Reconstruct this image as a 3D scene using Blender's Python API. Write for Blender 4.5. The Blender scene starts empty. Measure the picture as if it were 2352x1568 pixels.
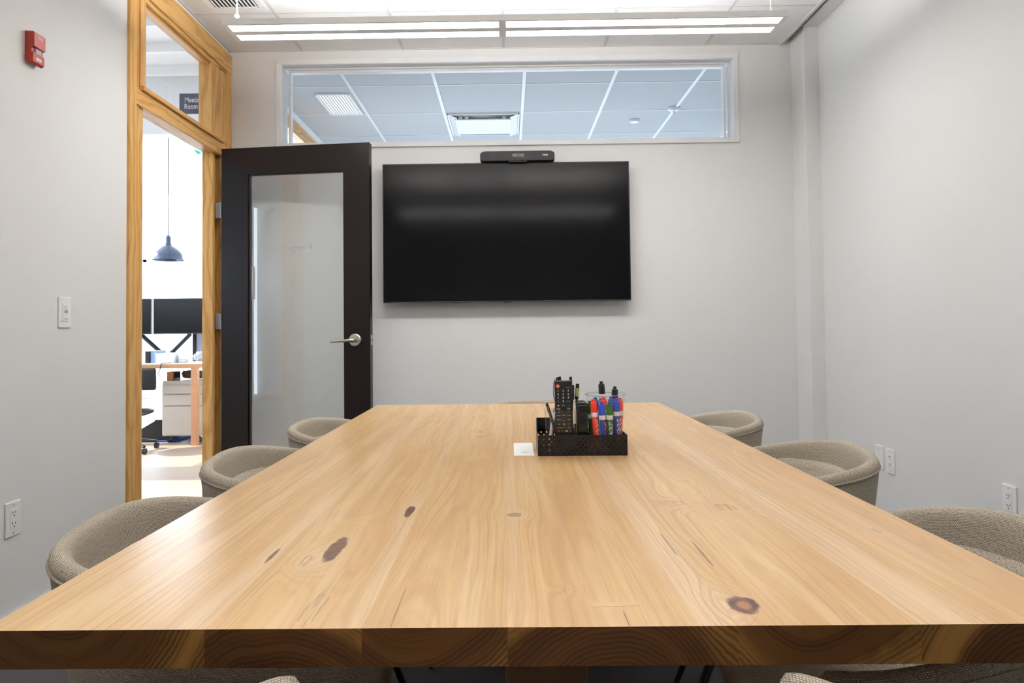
import bpy, bmesh, math, random
from mathutils import Vector, Matrix
random.seed(7)
PI = math.pi
scene = bpy.context.scene
C = scene.collection

# ------------------------------------------------------------------ helpers
class MB:
    """collects shapes, links them as ONE mesh object"""
    def __init__(s): s.bm = bmesh.new()
    def box(s, x0, x1, y0, y1, z0, z1, bev=0, seg=2, M=None):
        r = bmesh.ops.create_cube(s.bm, size=1.0)
        vs = r['verts']
        T = Matrix.Translation(((x0+x1)/2, (y0+y1)/2, (z0+z1)/2)) @ Matrix.Diagonal((abs(x1-x0), abs(y1-y0), abs(z1-z0), 1))
        bmesh.ops.transform(s.bm, matrix=T, verts=vs)
        if bev > 0:
            es = list({e for v in vs for e in v.link_edges})
            rr = bmesh.ops.bevel(s.bm, geom=es, offset=bev, segments=seg, affect='EDGES', profile=.5)
            vs = list({v for f in rr['faces'] for v in f.verts} | {v for v in vs if v.is_valid})
        if M is not None: bmesh.ops.transform(s.bm, matrix=M, verts=vs)
        return s
    def cyl(s, a, b, r0, r1=None, n=20, caps=True):
        a = Vector(a); b = Vector(b); r1 = r0 if r1 is None else r1
        d = b-a; L = d.length
        r = bmesh.ops.create_cone(s.bm, cap_ends=caps, segments=n, radius1=r0, radius2=r1, depth=L)
        q = d.to_track_quat('Z', 'Y').to_matrix().to_4x4()
        bmesh.ops.transform(s.bm, matrix=Matrix.Translation((a+b)/2) @ q, verts=r['verts'])
        return s
    def tube(s, pts, r, n=8, closed=False):
        pts = [Vector(p) for p in pts]; rings = []
        m = len(pts); up = None
        for i, p in enumerate(pts):
            if closed: t = pts[(i+1) % m]-pts[i-1]
            else: t = pts[min(i+1, m-1)]-pts[max(i-1, 0)]
            t.normalize()
            if up is None:
                up = Vector((0, 0, 1)) if abs(t.z) < .9 else Vector((1, 0, 0))
            sd = t.cross(up).normalized(); up = sd.cross(t).normalized()
            rr = r[i] if isinstance(r, (list, tuple)) else r
            rings.append([s.bm.verts.new(p+(sd*math.cos(2*PI*k/n)+up*math.sin(2*PI*k/n))*rr) for k in range(n)])
        for i in range(m if closed else m-1):
            A, B = rings[i], rings[(i+1) % m]
            for k in range(n): s.bm.faces.new((A[k], A[(k+1) % n], B[(k+1) % n], B[k]))
        if not closed:
            s.bm.faces.new(rings[0]); s.bm.faces.new(rings[-1])
        return s
    def lathe(s, prof, c=(0, 0, 0), n=32, M=None):
        """prof: list of (r,z), around +Z"""
        rings = []; new = []
        for r, z in prof:
            if r < 1e-6: ring = [s.bm.verts.new((c[0], c[1], c[2]+z))]
            else: ring = [s.bm.verts.new((c[0]+r*math.cos(2*PI*k/n), c[1]+r*math.sin(2*PI*k/n), c[2]+z)) for k in range(n)]
            rings.append(ring); new += ring
        for A, B in zip(rings, rings[1:]):
            for k in range(n):
                a = A[k % len(A)]; b = A[(k+1) % len(A)]; c2 = B[(k+1) % len(B)]; d = B[k % len(B)]
                f = []
                for v in (a, b, c2, d):
                    if v not in f: f.append(v)
                if len(f) > 2: s.bm.faces.new(f)
        if M is not None: bmesh.ops.transform(s.bm, matrix=M, verts=new)
        return s
    def prism(s, poly, axis, a0, a1, M=None):
        """poly of 2D points extruded along axis"""
        def P(u, v, w):
            return {'X': (w, u, v), 'Y': (u, w, v), 'Z': (u, v, w)}[axis]
        A = [s.bm.verts.new(P(u, v, a0)) for u, v in poly]; B = [s.bm.verts.new(P(u, v, a1)) for u, v in poly]
        s.bm.faces.new(A); s.bm.faces.new(B[::-1]); n = len(poly)
        for i in range(n): s.bm.faces.new((A[i], B[i], B[(i+1) % n], A[(i+1) % n]))
        if M is not None: bmesh.ops.transform(s.bm, matrix=M, verts=A+B)
        return s
    def text(s, body, size, M, depth=.0004, spacing=1.0, shear=0, bold=0):
        cu = bpy.data.curves.new('t', 'FONT'); cu.body = body; cu.size = size; cu.extrude = depth; cu.resolution_u = 3
        cu.align_x = 'CENTER'; cu.align_y = 'CENTER'; cu.space_character = spacing; cu.shear = shear; cu.offset = bold
        ob = bpy.data.objects.new('t', cu); C.objects.link(ob)
        dg = bpy.context.evaluated_depsgraph_get()
        me = bpy.data.meshes.new_from_object(ob.evaluated_get(dg))
        me.transform(M); s.bm.from_mesh(me)
        bpy.data.objects.remove(ob); bpy.data.curves.remove(cu); bpy.data.meshes.remove(me)
        return s
    def build(s, name, mat, parent=None, smooth=0, M=None):
        if M is not None: s.bm.transform(M)
        bmesh.ops.recalc_face_normals(s.bm, faces=s.bm.faces)
        me = bpy.data.meshes.new(name)
        if parent is not None:                       # vertices are given in world space
            w = world_of(parent); s.bm.transform(w.inverted())
        s.bm.to_mesh(me); s.bm.free()
        for m in (mat if isinstance(mat, (list, tuple)) else [mat]): me.materials.append(m)
        if smooth:
            me.shade_smooth()
            try: me.set_sharp_from_angle(angle=math.radians(smooth))
            except Exception: pass
        o = bpy.data.objects.new(name, me); C.objects.link(o)
        if parent is not None: o.parent = parent
        return o

def world_of(o):
    m = Matrix.Translation(o.location) @ o.rotation_euler.to_matrix().to_4x4()
    return world_of(o.parent) @ m if o.parent else m

def tag(o, label, cat, group=None, kind=None):
    o['label'] = label; o['category'] = cat
    if group: o['group'] = group
    if kind: o['kind'] = kind
    return o
def thing(name, label, cat, loc=(0, 0, 0), rz=0, group=None):
    o = bpy.data.objects.new(name, None); C.objects.link(o)
    o.location = loc; o.rotation_euler = (0, 0, rz); o.empty_display_size = .1
    return tag(o, label, cat, group)
def struct(o): o['kind'] = 'structure'; return o
def copy_tree(o, parent=None):
    c = o.copy(); C.objects.link(c)
    if parent is not None: c.parent = parent
    for ch in list(o.children): copy_tree(ch, c)
    return c
def about(p, ax, ang): return Matrix.Translation(p) @ Matrix.Rotation(ang, 4, ax) @ Matrix.Translation(-Vector(p))

# ------------------------------------------------------------------ materials
def L(r, g, b):
    f = lambda c: (c/255/12.92) if c/255 <= .04045 else ((c/255+.055)/1.055)**2.4
    return (f(r), f(g), f(b), 1)
class NT:
    def __init__(s, name):
        s.m = bpy.data.materials.new(name); s.m.use_nodes = True
        s.t = s.m.node_tree; s.t.nodes.clear()
        s.out = s.t.nodes.new('ShaderNodeOutputMaterial')
    def n(s, typ, **k):
        x = s.t.nodes.new(typ)
        for a, b in k.items(): setattr(x, a, b)
        return x
    def put(s, sock, v):
        if isinstance(v, bpy.types.NodeSocket): s.t.links.new(v, sock)
        elif v is not None: sock.default_value = v
    def math(s, op, a, b=None, c=None, clamp=False):
        x = s.n('ShaderNodeMath', operation=op); x.use_clamp = clamp
        for i, v in enumerate((a, b, c)): s.put(x.inputs[i], v)
        return x.outputs[0]
    def vec(s, a, b, c):
        x = s.n('ShaderNodeCombineXYZ')
        for i, v in enumerate((a, b, c)): s.put(x.inputs[i], v)
        return x.outputs[0]
    def sep(s, v):
        x = s.n('ShaderNodeSeparateXYZ'); s.put(x.inputs[0], v); return x.outputs
    def noise(s, v=None, scale=5, detail=2, rough=.5, dist=0):
        x = s.n('ShaderNodeTexNoise'); s.put(x.inputs['Vector'], v)
        x.inputs['Scale'].default_value = scale; x.inputs['Detail'].default_value = detail
        x.inputs['Roughness'].default_value = rough; x.inputs['Distortion'].default_value = dist
        return x.outputs['Fac']
    def mix(s, f, a, b, mode='MIX'):
        x = s.n('ShaderNodeMix', data_type='RGBA', blend_type=mode)
        s.put(x.inputs[0], f); s.put(x.inputs[6], a); s.put(x.inputs[7], b); return x.outputs[2]
    def step(s, v, a, b, lo=0., hi=1.):
        x = s.n('ShaderNodeMapRange'); x.interpolation_type = 'SMOOTHSTEP'
        s.put(x.inputs[0], v); x.inputs[1].default_value = a; x.inputs[2].default_value = b
        x.inputs[3].default_value = lo; x.inputs[4].default_value = hi; return x.outputs[0]
    def bump(s, h, strength=.3, dist=.001):
        x = s.n('ShaderNodeBump'); x.inputs['Strength'].default_value = strength; x.inputs['Distance'].default_value = dist
        s.put(x.inputs['Height'], h); return x.outputs[0]
    def bsdf(s, col=None, rough=.5, metal=0, spec=.5, normal=None, **k):
        x = s.n('ShaderNodeBsdfPrincipled')
        s.put(x.inputs['Base Color'], col); s.put(x.inputs['Roughness'], rough); s.put(x.inputs['Metallic'], metal)
        x.inputs['Specular IOR Level'].default_value = spec
        if normal is not None: s.put(x.inputs['Normal'], normal)
        for a, b in k.items(): s.put(x.inputs[a.replace('_', ' ')], b)
        s.t.links.new(x.outputs[0], s.out.inputs[0]); return x
    def pos(s): return s.n('ShaderNodeNewGeometry').outputs['Position']
    def obj(s): return s.n('ShaderNodeTexCoord').outputs['Object']
    def uv(s): return s.n('ShaderNodeTexCoord').outputs['UV']
    def attr(s, name):
        x = s.n('ShaderNodeAttribute'); x.attribute_name = name; return x.outputs['Fac']

def plain(name, col, rough=.5, metal=0, spec=.5, var=.06, scale=8, bump=0, bscale=200):
    t = NT(name); nf = t.noise(t.obj(), scale, 3)
    c = t.mix(nf, tuple(x*(1-var) for x in col[:3])+(1,), tuple(min(1, x*(1+var)) for x in col[:3])+(1,))
    nr = t.bump(t.noise(t.obj(), bscale, 2), bump, .0006) if bump else None
    t.bsdf(c, rough, metal, spec, nr); return t.m
def glass_mat(name, tint=(1, 1, 1, 1), rough=0.0, ior=1.45, haze=0):
    t = NT(name)
    fr = t.n('ShaderNodeFresnel'); fr.inputs[0].default_value = ior
    tr = t.n('ShaderNodeBsdfTransparent'); tr.inputs[0].default_value = tint
    gl = t.n('ShaderNodeBsdfGlossy'); gl.inputs['Roughness'].default_value = rough
    mx = t.n('ShaderNodeMixShader')
    bf = t.n('ShaderNodeNewGeometry').outputs['Backfacing']
    fac = t.math('MULTIPLY', fr.outputs[0], t.math('SUBTRACT', 1.0, bf))
    t.t.links.new(fac, mx.inputs[0]); t.t.links.new(tr.outputs[0], mx.inputs[1]); t.t.links.new(gl.outputs[0], mx.inputs[2])
    last = mx.outputs[0]
    if haze:
        df = t.n('ShaderNodeBsdfDiffuse'); df.inputs[0].default_value = (.8, .83, .85, 1)
        m2 = t.n('ShaderNodeMixShader'); m2.inputs[0].default_value = haze
        t.t.links.new(last, m2.inputs[1]); t.t.links.new(df.outputs[0], m2.inputs[2]); last = m2.outputs[0]
    t.t.links.new(last, t.out.inputs[0]); return t.m
def emis(name, col, strength):
    t = NT(name); e = t.n('ShaderNodeEmission'); e.inputs[0].default_value = col; e.inputs[1].default_value = strength
    t.t.links.new(e.outputs[0], t.out.inputs[0]); return t.m

def wall_mat(name, col, bump=.15):
    t = NT(name); p = t.pos()
    c = t.mix(t.noise(p, 1.3, 3), tuple(x*.985 for x in col[:3])+(1,), col)
    b1 = t.bump(t.noise(p, 160, 2), bump, .0008)
    t.bsdf(c, .62, 0, .3, b1); return t.m
M = {}
M['wall'] = wall_mat('painted_wall', (.785, .787, .785, 1))
M['ceil'] = wall_mat('ceiling_tile', (.84, .835, .83, 1), .3)
M['grid'] = plain('ceiling_grid', (.62, .61, .61, 1), .5, var=.02)
M['white'] = plain('white_paint', (.82, .82, .82, 1), .35, var=.02)
M['trimw'] = plain('white_trim', (.84, .84, .845, 1), .4, var=.02)
M['brightwhite'] = plain('bright_white_enamel', (.93, .93, .93, 1), .4, var=.01)
M['plate'] = plain('white_plastic', (.88, .87, .85, 1), .3, var=.02)
M['slot'] = plain('dark_slot', (.03, .03, .03, 1), .6)
M['black'] = plain('black_plastic', (.012, .012, .013, 1), .35, var=.1)
M['blackmetal'] = plain('black_metal', (.010, .010, .011, 1), .4, .3, var=.1)
M['screen'] = None
M['nickel'] = plain('brushed_nickel', (.62, .57, .50, 1), .28, 1, var=.04, scale=40)
M['steel'] = plain('hinge_steel', (.22, .22, .235, 1), .6, 0)
M['glass'] = glass_mat('clear_glass')
M['doorglass'] = glass_mat('door_glass', (.98, .99, .99, 1), ior=1.85, haze=.04)
M['plastic'] = glass_mat('clear_plastic', (.985, .985, .98, 1), .05, 1.4, haze=.008)
M['cuplip'] = glass_mat('clear_plastic_lip', (.88, .90, .87, 1), .1, 1.8, haze=.06)
M['red'] = plain('alarm_red', (.34, .020, .008, 1), .38, var=.05)
M['white_ink'] = plain('white_lettering', (.85, .85, .85, 1), .5)
M['grey_ink'] = plain('grey_lettering', (.35, .36, .36, 1), .5)
M['carpet'] = plain('dark_carpet', (.075, .068, .068, 1), .95, spec=.1, var=.35, scale=300, bump=.6, bscale=600)
M['navy'] = plain('sign_navy', (.05, .065, .13, 1), .5)

# television glass: dark with soft reflections
t = NT('tv_screen'); t.bsdf((.002, .0022, .0027, 1), .12, 0, .33); M['screen'] = t.m
# dark brown door paint
t = NT('door_paint'); p = t.pos(); t.bsdf((.0095, .0062, .0055, 1), t.step(t.noise(p, 12, 2), .3, .7, .28, .33), 0, .22); M['door'] = t.m

def pine(name, axis):
    t = NT(name); s = t.sep(t.pos())
    x, y, z = s[0], s[1], s[2]
    if axis == 'Z': a, b, g = x, y, z
    elif axis == 'Y': a, b, g = x, z, y
    else: a, b, g = y, z, x
    w = t.noise(t.vec(t.math('MULTIPLY', a, 3), t.math('MULTIPLY', b, 3), t.math('MULTIPLY', g, .8)), 2.2, 3)
    r = t.math('ADD', t.math('MULTIPLY', t.math('ADD', b, t.math('MULTIPLY', a, .7)), 55), t.math('MULTIPLY', w, 13))
    ring = t.math('POWER', t.math('ADD', t.math('MULTIPLY', t.math('SINE', t.math('MULTIPLY', r, 2.4)), .5), .5), 2.2)
    fine = t.noise(t.vec(t.math('MULTIPLY', a, 90), t.math('MULTIPLY', b, 90), t.math('MULTIPLY', g, 3)), 4, 3)
    big = t.noise(t.vec(t.math('MULTIPLY', a, 6), t.math('MULTIPLY', b, 6), t.math('MULTIPLY', g, 1.6)), 1.7, 2)
    c = t.mix(big, (.72, .455, .165, 1), (.62, .33, .088, 1))
    c = t.mix(t.math('MULTIPLY', ring, .62), c, (.44, .20, .045, 1))
    c = t.mix(t.math('MULTIPLY', t.step(fine, .55, .8), .35), c, (.30, .13, .03, 1))
    t.bsdf(c, .42, 0, .4, t.bump(fine, .1, .0005)); return t.m
M['pineZ'] = pine('pine_upright', 'Z'); M['pineY'] = pine('pine_rail', 'Y'); M['pineX'] = pine('pine_cross', 'X')

# ---- solid wood table: growth rings around a pith line, so top and end grain agree
KNOTS = [  # x, y, radius x, radius y, darkness, ring push
    (.235, .700, .0155, .023, 1.0, .030), (-.227, .889, .011, .050, .9, .030), (-.252, .845, .008, .022, .45, .02),
    (-.157, 1.072, .007, .033, .95, .022), (.006, 1.045, .012, .012, .55, .02), (.270, 1.106, .012, .016, .45, .02),
    (.335, 1.078, .018, .022, .5, .028), (-.079, 1.905, .010, .022, .5, .02), (.057, .745, .006, .008, .5, .008),
    (-.200, .70, .010, .045, .4, .012), (-.300, .865, .003, .030, .85, 0), (.205, .90, .0016, .05, .55, 0),
    (.238, .865, .0018, .05, .7, 0), (-.115, .70, .0008, .06, .55, 0), (.111, .668, .0007, .022, .8, 0), (.50, .95, .006, .014, .4, .01),
    (.30, 1.70, .012, .05, .35, .015)]
def table_wood(name, end):
    t = NT(name); s = t.sep(t.pos()); x, y, z = s[0], s[1], s[2]
    hx, hz, sd = t.attr('pith_x'), t.attr('pith_z'), t.attr('tone')
    sd10 = t.math('MULTIPLY', sd, 37)
    lo1 = t.noise(t.vec(t.math('ADD', t.math('MULTIPLY', x, 5), sd10), t.math('MULTIPLY', y, .50), sd10), 1.0, 3, .5)
    lo2 = t.noise(t.vec(t.math('ADD', t.math('MULTIPLY', x, 3.5), 9.3), t.math('MULTIPLY', y, .75), t.math('ADD', sd10, 5)), 1.0, 3, .45)
    dx = t.math('ADD', t.math('SUBTRACT', x, hx), t.math('MULTIPLY', t.math('SUBTRACT', lo1, .5), .10))
    dz = t.math('ADD', t.math('SUBTRACT', t.math('SUBTRACT', z, .75), hz), t.math('MULTIPLY', t.math('SUBTRACT', lo2, .5), .12))
    r = t.math('SQRT', t.math('ADD', t.math('MULTIPLY', dx, dx), t.math('MULTIPLY', dz, dz)))
    kn = None; core = None
    wob = t.noise(t.vec(t.math('MULTIPLY', x, 40), t.math('MULTIPLY', y, 40), 0), 1.0, 3, .6)
    kstr = t.step(t.noise(t.vec(t.math('MULTIPLY', x, 210), t.math('MULTIPLY', y, 14), 3), 1.0, 3, .6), .42, .62)
    if not end:
        for kx, ky, rx, ry, dk, push in KNOTS:
            ax = t.math('DIVIDE', t.math('SUBTRACT', x, kx), rx); ay = t.math('DIVIDE', t.math('SUBTRACT', y, ky), ry)
            d2 = t.math('ADD', t.math('MULTIPLY', ax, ax), t.math('MULTIPLY', ay, ay))
            if push:
                g = t.math('EXPONENT', t.math('MULTIPLY', d2, -.22))
                r = t.math('ADD', r, t.math('MULTIPLY', g, push))
            m = t.math('MULTIPLY', t.step(t.math('ADD', d2, t.math('MULTIPLY', t.math('SUBTRACT', wob, .5), 1.6)), 1.25, .65), dk)
            if dk <= .5 and rx > .004: m = t.math('MULTIPLY', m, kstr)
            kn = m if kn is None else t.math('MAXIMUM', kn, m)
    jit = t.noise(t.vec(t.math('MULTIPLY', x, 70), t.math('MULTIPLY', y, 9), t.math('MULTIPLY', z, 70)), 1.0, 3, .6)
    rr = t.math('ADD', t.math('MULTIPLY', r, 2*PI/.0085), t.math('MULTIPLY', jit, 2.4))
    rr2 = t.math('ADD', t.math('MULTIPLY', r, 2*PI/.031), t.math('MULTIPLY', jit, 3.0))
    ring = t.math('POWER', t.math('ADD', t.math('MULTIPLY', t.math('SINE', rr), .5), .5), 3.0)
    ring2 = t.math('ADD', t.math('MULTIPLY', t.math('SINE', rr2), .5), .5)
    fine = t.noise(t.vec(t.math('MULTIPLY', x, 420), t.math('MULTIPLY', y, 7), t.math('MULTIPLY', z, 420)), 1.0, 3, .6)
    blot = t.noise(t.vec(t.math('MULTIPLY', x, 9), t.math('MULTIPLY', y, 2.2), sd10), 1.0, 3, .6)
    if not end:
        c = t.mix(sd, (.73, .505, .25, 1), (.66, .425, .19, 1))
        c = t.mix(t.step(blot, .42, .72), c, (.58, .355, .16, 1))
        sap = t.step(t.math('ADD', r, t.math('MULTIPLY', t.math('SUBTRACT', blot, .5), .03)), .112, .128)
        c = t.mix(t.math('MULTIPLY', sap, .75), c, (.77, .565, .345, 1))
        c = t.mix(t.math('MULTIPLY', ring2, .12), c, (.50, .29, .13, 1))
        amp = t.step(t.noise(t.vec(t.math('MULTIPLY', x, 12), t.math('MULTIPLY', y, 1.2), sd10), 1.0, 2), .35, .7, .06, .40)
        c = t.mix(t.math('MULTIPLY', ring, amp), c, (.36, .17, .07, 1))
        rr3 = t.math('ADD', t.math('MULTIPLY', r, 2*PI/.0037), t.math('MULTIPLY', jit, 4.0))
        ring3 = t.math('POWER', t.math('ADD', t.math('MULTIPLY', t.math('SINE', rr3), .5), .5), 2.0)
        c = t.mix(t.math('MULTIPLY', ring3, .20), c, (.42, .23, .09, 1))
        strk = t.noise(t.vec(t.math('MULTIPLY', x, 130), t.math('MULTIPLY', y, 3.2), sd10), 1.0, 3, .65)
        c = t.mix(t.math('MULTIPLY', t.step(strk, .48, .72), .50), c, (.45, .25, .11, 1))
        wide = t.noise(t.vec(t.math('MULTIPLY', x, 34), t.math('MULTIPLY', y, 1.1), t.math('ADD', sd10, 11)), 1.0, 3, .6)
        c = t.mix(t.math('MULTIPLY', t.step(wide, .45, .70), .40), c, (.52, .30, .125, 1))
        c = t.mix(t.math('MULTIPLY', t.step(wide, .50, .28), .45), c, (.80, .59, .36, 1))
        c = t.mix(t.math('MULTIPLY', t.step(fine, .55, .75), .38), c, (.30, .15, .06, 1))
        ringk = t.step(t.noise(t.vec(t.math('MULTIPLY', x, 120), t.math('MULTIPLY', y, 70), 3), 1.0, 3), .35, .62)
        kc = t.mix(ringk, (.05, .018, .011, 1), (.15, .055, .027, 1))
        kx, ky, rx, ry = .2345, .700, .0155, .023
        ax = t.math('DIVIDE', t.math('SUBTRACT', x, kx), rx); ay = t.math('DIVIDE', t.math('SUBTRACT', y, ky), ry)
        dd = t.math('ADD', t.math('ADD', t.math('MULTIPLY', ax, ax), t.math('MULTIPLY', ay, ay)), t.math('MULTIPLY', t.math('SUBTRACT', wob, .5), .5))
        kc = t.mix(t.step(dd, .34, .08), kc, (.36, .15, .06, 1))
        c = t.mix(kn, c, kc)
        h = t.math('SUBTRACT', 1.0, t.step(fine, .55, .8))
        t.bsdf(c, .275, 0, .5)
    else:
        heart = t.step(t.math('ADD', r, t.math('MULTIPLY', t.math('SUBTRACT', jit, .5), .012)), .125, .105)
        c = t.mix(heart, (.36, .175, .045, 1), (.13, .055, .015, 1))
        rr4 = t.math('ADD', t.math('MULTIPLY', r, 2*PI/.0048), t.math('MULTIPLY', jit, 5.0))
        ring4 = t.math('ADD', t.math('MULTIPLY', t.math('SINE', rr4), .5), .5)
        amp = t.step(t.noise(t.vec(t.math('MULTIPLY', r, 45), t.math('MULTIPLY', x, 3), sd10), 1.0, 3), .38, .62)
        c = t.mix(t.math('MULTIPLY', t.math('MULTIPLY', ring4, amp), .75), c, (.045, .017, .006, 1))
        c = t.mix(t.math('MULTIPLY', amp, .40), c, (.06, .024, .008, 1))
        t.bsdf(c, .5, 0, .25)
    return t.m
M['table'] = table_wood('ash_tabletop', False); M['endgrain'] = table_wood('ash_end_grain', True)
t = NT('inlay_wood'); s = t.sep(t.pos())
f = t.noise(t.vec(t.math('MULTIPLY', s[0], 20), t.math('MULTIPLY', s[1], 500), 0), 1, 3)
t.bsdf(t.mix(f, (.74, .49, .25, 1), (.60, .36, .16, 1)), .4); M['inlay'] = t.m

def fabric(name, light, dark, p=.0042, q=.0034):
    t = NT(name); s = t.sep(t.uv()); u, v = s[0], s[1]
    row = t.math('FLOOR', t.math('DIVIDE', v, q))
    ush = t.math('ADD', t.math('DIVIDE', u, p), t.math('MULTIPLY', row, .5))
    a = t.math('ABSOLUTE', t.math('SINE', t.math('MULTIPLY', ush, PI)))
    b = t.math('ABSOLUTE', t.math('SINE', t.math('MULTIPLY', t.math('DIVIDE', v, q), PI)))
    h = t.math('MULTIPLY', t.math('POWER', a, .6), t.math('POWER', b, .6))
    mel = t.noise(t.vec(t.math('MULTIPLY', u, 260), t.math('MULTIPLY', v, 260), 0), 1, 2)
    c = t.mix(t.step(h, .15, .75), dark, light)
    c = t.mix(t.math('MULTIPLY', t.step(mel, .45, .7), .45), c, tuple(x*.5 for x in dark[:3])+(1,))
    t.bsdf(c, .9, 0, .15, t.bump(h, .55, .0012)); return t.m
M['fabric'] = fabric('woven_upholstery', (.58, .515, .425, 1), (.20, .168, .125, 1), .0036, .0026)
M['pipe'] = plain('upholstery_welt', (.36, .32, .26, 1), .9, spec=.1, var=.3, scale=400)

# ------------------------------------------------------------------ room shell
XL, XR, YB, ZC = -1.68, 1.81, 4.10, 2.744
YR = -2.9      # wall behind the camera
TH = .07       # left partition thickness
# floor of the meeting room
struct(MB().box(XL-TH, 3.3, YR-.1, 8.4, -.1, 0).build('floor', M['carpet']))
# ceiling: tiles and grid
cb = MB()
gx = [-1.234, -.622, -.011, .601, 1.213]
gy = [3.605-.6096*k for k in range(0, 11)]
cb.box(XL, 1.674, YR, YB, ZC, ZC+.02)
ce = struct(cb.build('ceiling', M['ceil']))
g = MB()
for x in gx: g.box(x-.0085, x+.0085, YR, YB, ZC-.003, ZC+.004)
for y in gy: g.box(XL+.016, 1.658, y-.005, y+.005, ZC-.0024, ZC+.004)
g.box(XL, XL+.014, YR, YB, ZC-.004, ZC+.004); g.box(1.66, 1.676, YR, YB, ZC-.010, ZC+.022); g.box(XL, 1.674, YB-.008, YB, ZC-.004, ZC+.004)
struct(g.build('ceiling_grid', M['grid'], ce))
struct(MB().box(1.60, XR+.1, YR, YB, 2.90, 2.95).build('ceiling_recess', M['wall']))
# roof slab over everything so that no sun falls in from above
struct(MB().box(-6.2, 5, YR-.2, 12, 3.6, 3.75).build('ceiling_slab', M['wall']))
# walls
struct(MB().box(XR, XR+.1, YR-.1, YB+.12, 0, 3.6).build('wall_right', M['wall']))
struct(MB().box(XL-TH, XR, YR-.1, YR, 0, 3.6).build('wall_rear', M['wall']))
# back wall with the clerestory opening
WX0, WX1, WZ0, WZ1 = -1.365, 1.374, 2.174, 2.659
b = MB()
b.box(XL-TH, 3.3, YB, YB+.12, 0, WZ0).box(XL-TH, 3.3, YB, YB+.12, WZ1, 3.6)
b.box(XL-TH, WX0, YB, YB+.12, WZ0, WZ1).box(WX1, 3.3, YB, YB+.12, WZ0, WZ1)
struct(b.build('wall_back', M['wall']))
# left partition: solid up to the wooden frame, strip over it, and on behind the neighbour room
FY0 = 2.985
b = MB()
b.box(XL-TH, XL, YR, FY0+.02, 0, 3.6).box(XL-TH, XL, FY0+.02, YB, 2.70, 3.6)
struct(b.build('wall_left', M['wall']))
# corner column and the beam along the right wall
struct(MB().box(1.725, XR+.03, 3.92, YB+.03, 0, 3.6, bev=.005).build('wall_column', M['wall']))
struct(MB().box(1.722, XR+.03, YR, 3.93, 2.765, 2.95, bev=.004).build('trim_beam', M['wall']))
# plaster patches and dents on the column
b = MB()
for (x, z, w) in ((1.748, 1.02, .012), (1.752, .86, .02), (1.765, .74, .014), (1.76, .60, .018), (1.79, .95, .014), (1.785, .80, .012)):
    b.lathe([(0, .0012), (w*.5, .0009), (w, 0)], n=14, M=Matrix.Translation((x, 3.9200, z)) @ Matrix.Rotation(PI/2, 4, 'X') @ Matrix.Diagonal((1, .35, 1, 1)))
struct(b.build('wall_plaster_marks', M['wall'], smooth=40))
b = MB().box(-1.63, XR, 4.088, YB, 0, .10, bev=.003)
struct(b.build('baseboard_back', M['trimw']))
struct(MB().box(XL, XL+.012, YR, FY0, 0, .10, bev=.003).build('baseboard_left', M['trimw']))
struct(MB().box(XR-.012, XR, YR, 3.92, 0, .10, bev=.003).build('baseboard_right', M['trimw']))

# clerestory window: casing, sash, pane
wn = bpy.data.objects.new('window_1', None); C.objects.link(wn); wn.location = (0, YB, WZ0); struct(wn)
def ring_box(b, x0, x1, z0, z1, w, y0, y1, bev=.002):
    b.box(x0-w, x1+w, y0, y1, z1, z1+w, bev).box(x0-w, x1+w, y0, y1, z0-w, z0, bev)
    b.box(x0-w, x0, y0, y1, z0, z1, bev).box(x1, x1+w, y0, y1, z0, z1, bev); return b
ring_box(MB(), WX0+.002, WX1-.002, WZ0+.002, WZ1-.002, .030, YB-.012, YB).build('window_frame', M['trimw'], wn)
b = ring_box(MB(), WX0+.036, WX1-.036, WZ0+.012, WZ1-.022, .014, YB+.075, YB+.115)
b.box(WX0, WX1, YB+.06, YB+.12, WZ1-.008, WZ1).build('window_sash', M['trimw'], wn)
MB().box(WX0+.03, WX1-.03, YB+.092, YB+.098, WZ0+.01, WZ1-.02).build('pane', M['glass'], wn)

# ------------------------------------------------------------------ pine door frame with transom
fr = bpy.data.objects.new('door_1', None); C.objects.link(fr); fr.location = (XL, 3.5, 0); struct(fr)
D0, D1, TZ0, TZ1 = 3.125, 3.885, 2.168, 2.577
pr = .014
b = MB()   # near upright: casing board + jamb + stop
b.box(XL-TH, XL+pr, FY0, 3.040, 0, 2.715, .002).box(XL-TH, XL+.004, 3.040, 3.078, 0, 2.60, .002)
b.box(XL-TH, XL+.010, 3.078, D0, TZ0-.02, 2.60, .002).box(XL-TH, XL-.004, 3.078, D0, 0, TZ0-.02, .002)
b.build('jamb', M['pineZ'], fr)
b = MB()   # far upright
b.box(XL-TH, XL+.004, 3.837, 3.935, TZ0, TZ1+.01, .002).box(XL-TH, XL-.010, D1, 3.915, 0, TZ0-.02, .002)
b.box(XL-TH, XL-.030, 3.915, 3.97, 0, TZ0-.02, .002)
b.box(XL-TH, XL+.006, 3.935, 4.025, TZ0-.03, TZ1+.01, .002).box(XL-TH, XL+pr, 4.025, 4.096, 0, 2.60, .002).box(XL-TH, XL-.002, 3.97, 4.025, 0, TZ0-.02, .002)
b.build('jamb', M['pineZ'], fr)
b = MB().box(XL-TH, XL+pr+.002, FY0, 4.098, 2.600, 2.715, .002).box(XL-TH, XL+.006, 3.04, 4.03, TZ1, 2.600, .002)
b.build('head_casing', M['pineY'], fr)
b = MB().box(XL-TH, XL+.012, 3.04, 4.025, 2.072, 2.146, .003)
b.build('transom_bar', M['pineY'], fr)
MB().box(XL-TH, XL+.026, 3.078, 3.97, 2.146, TZ0, .003).build('transom_sill', M['pineY'], fr)
ring = MB()
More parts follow.
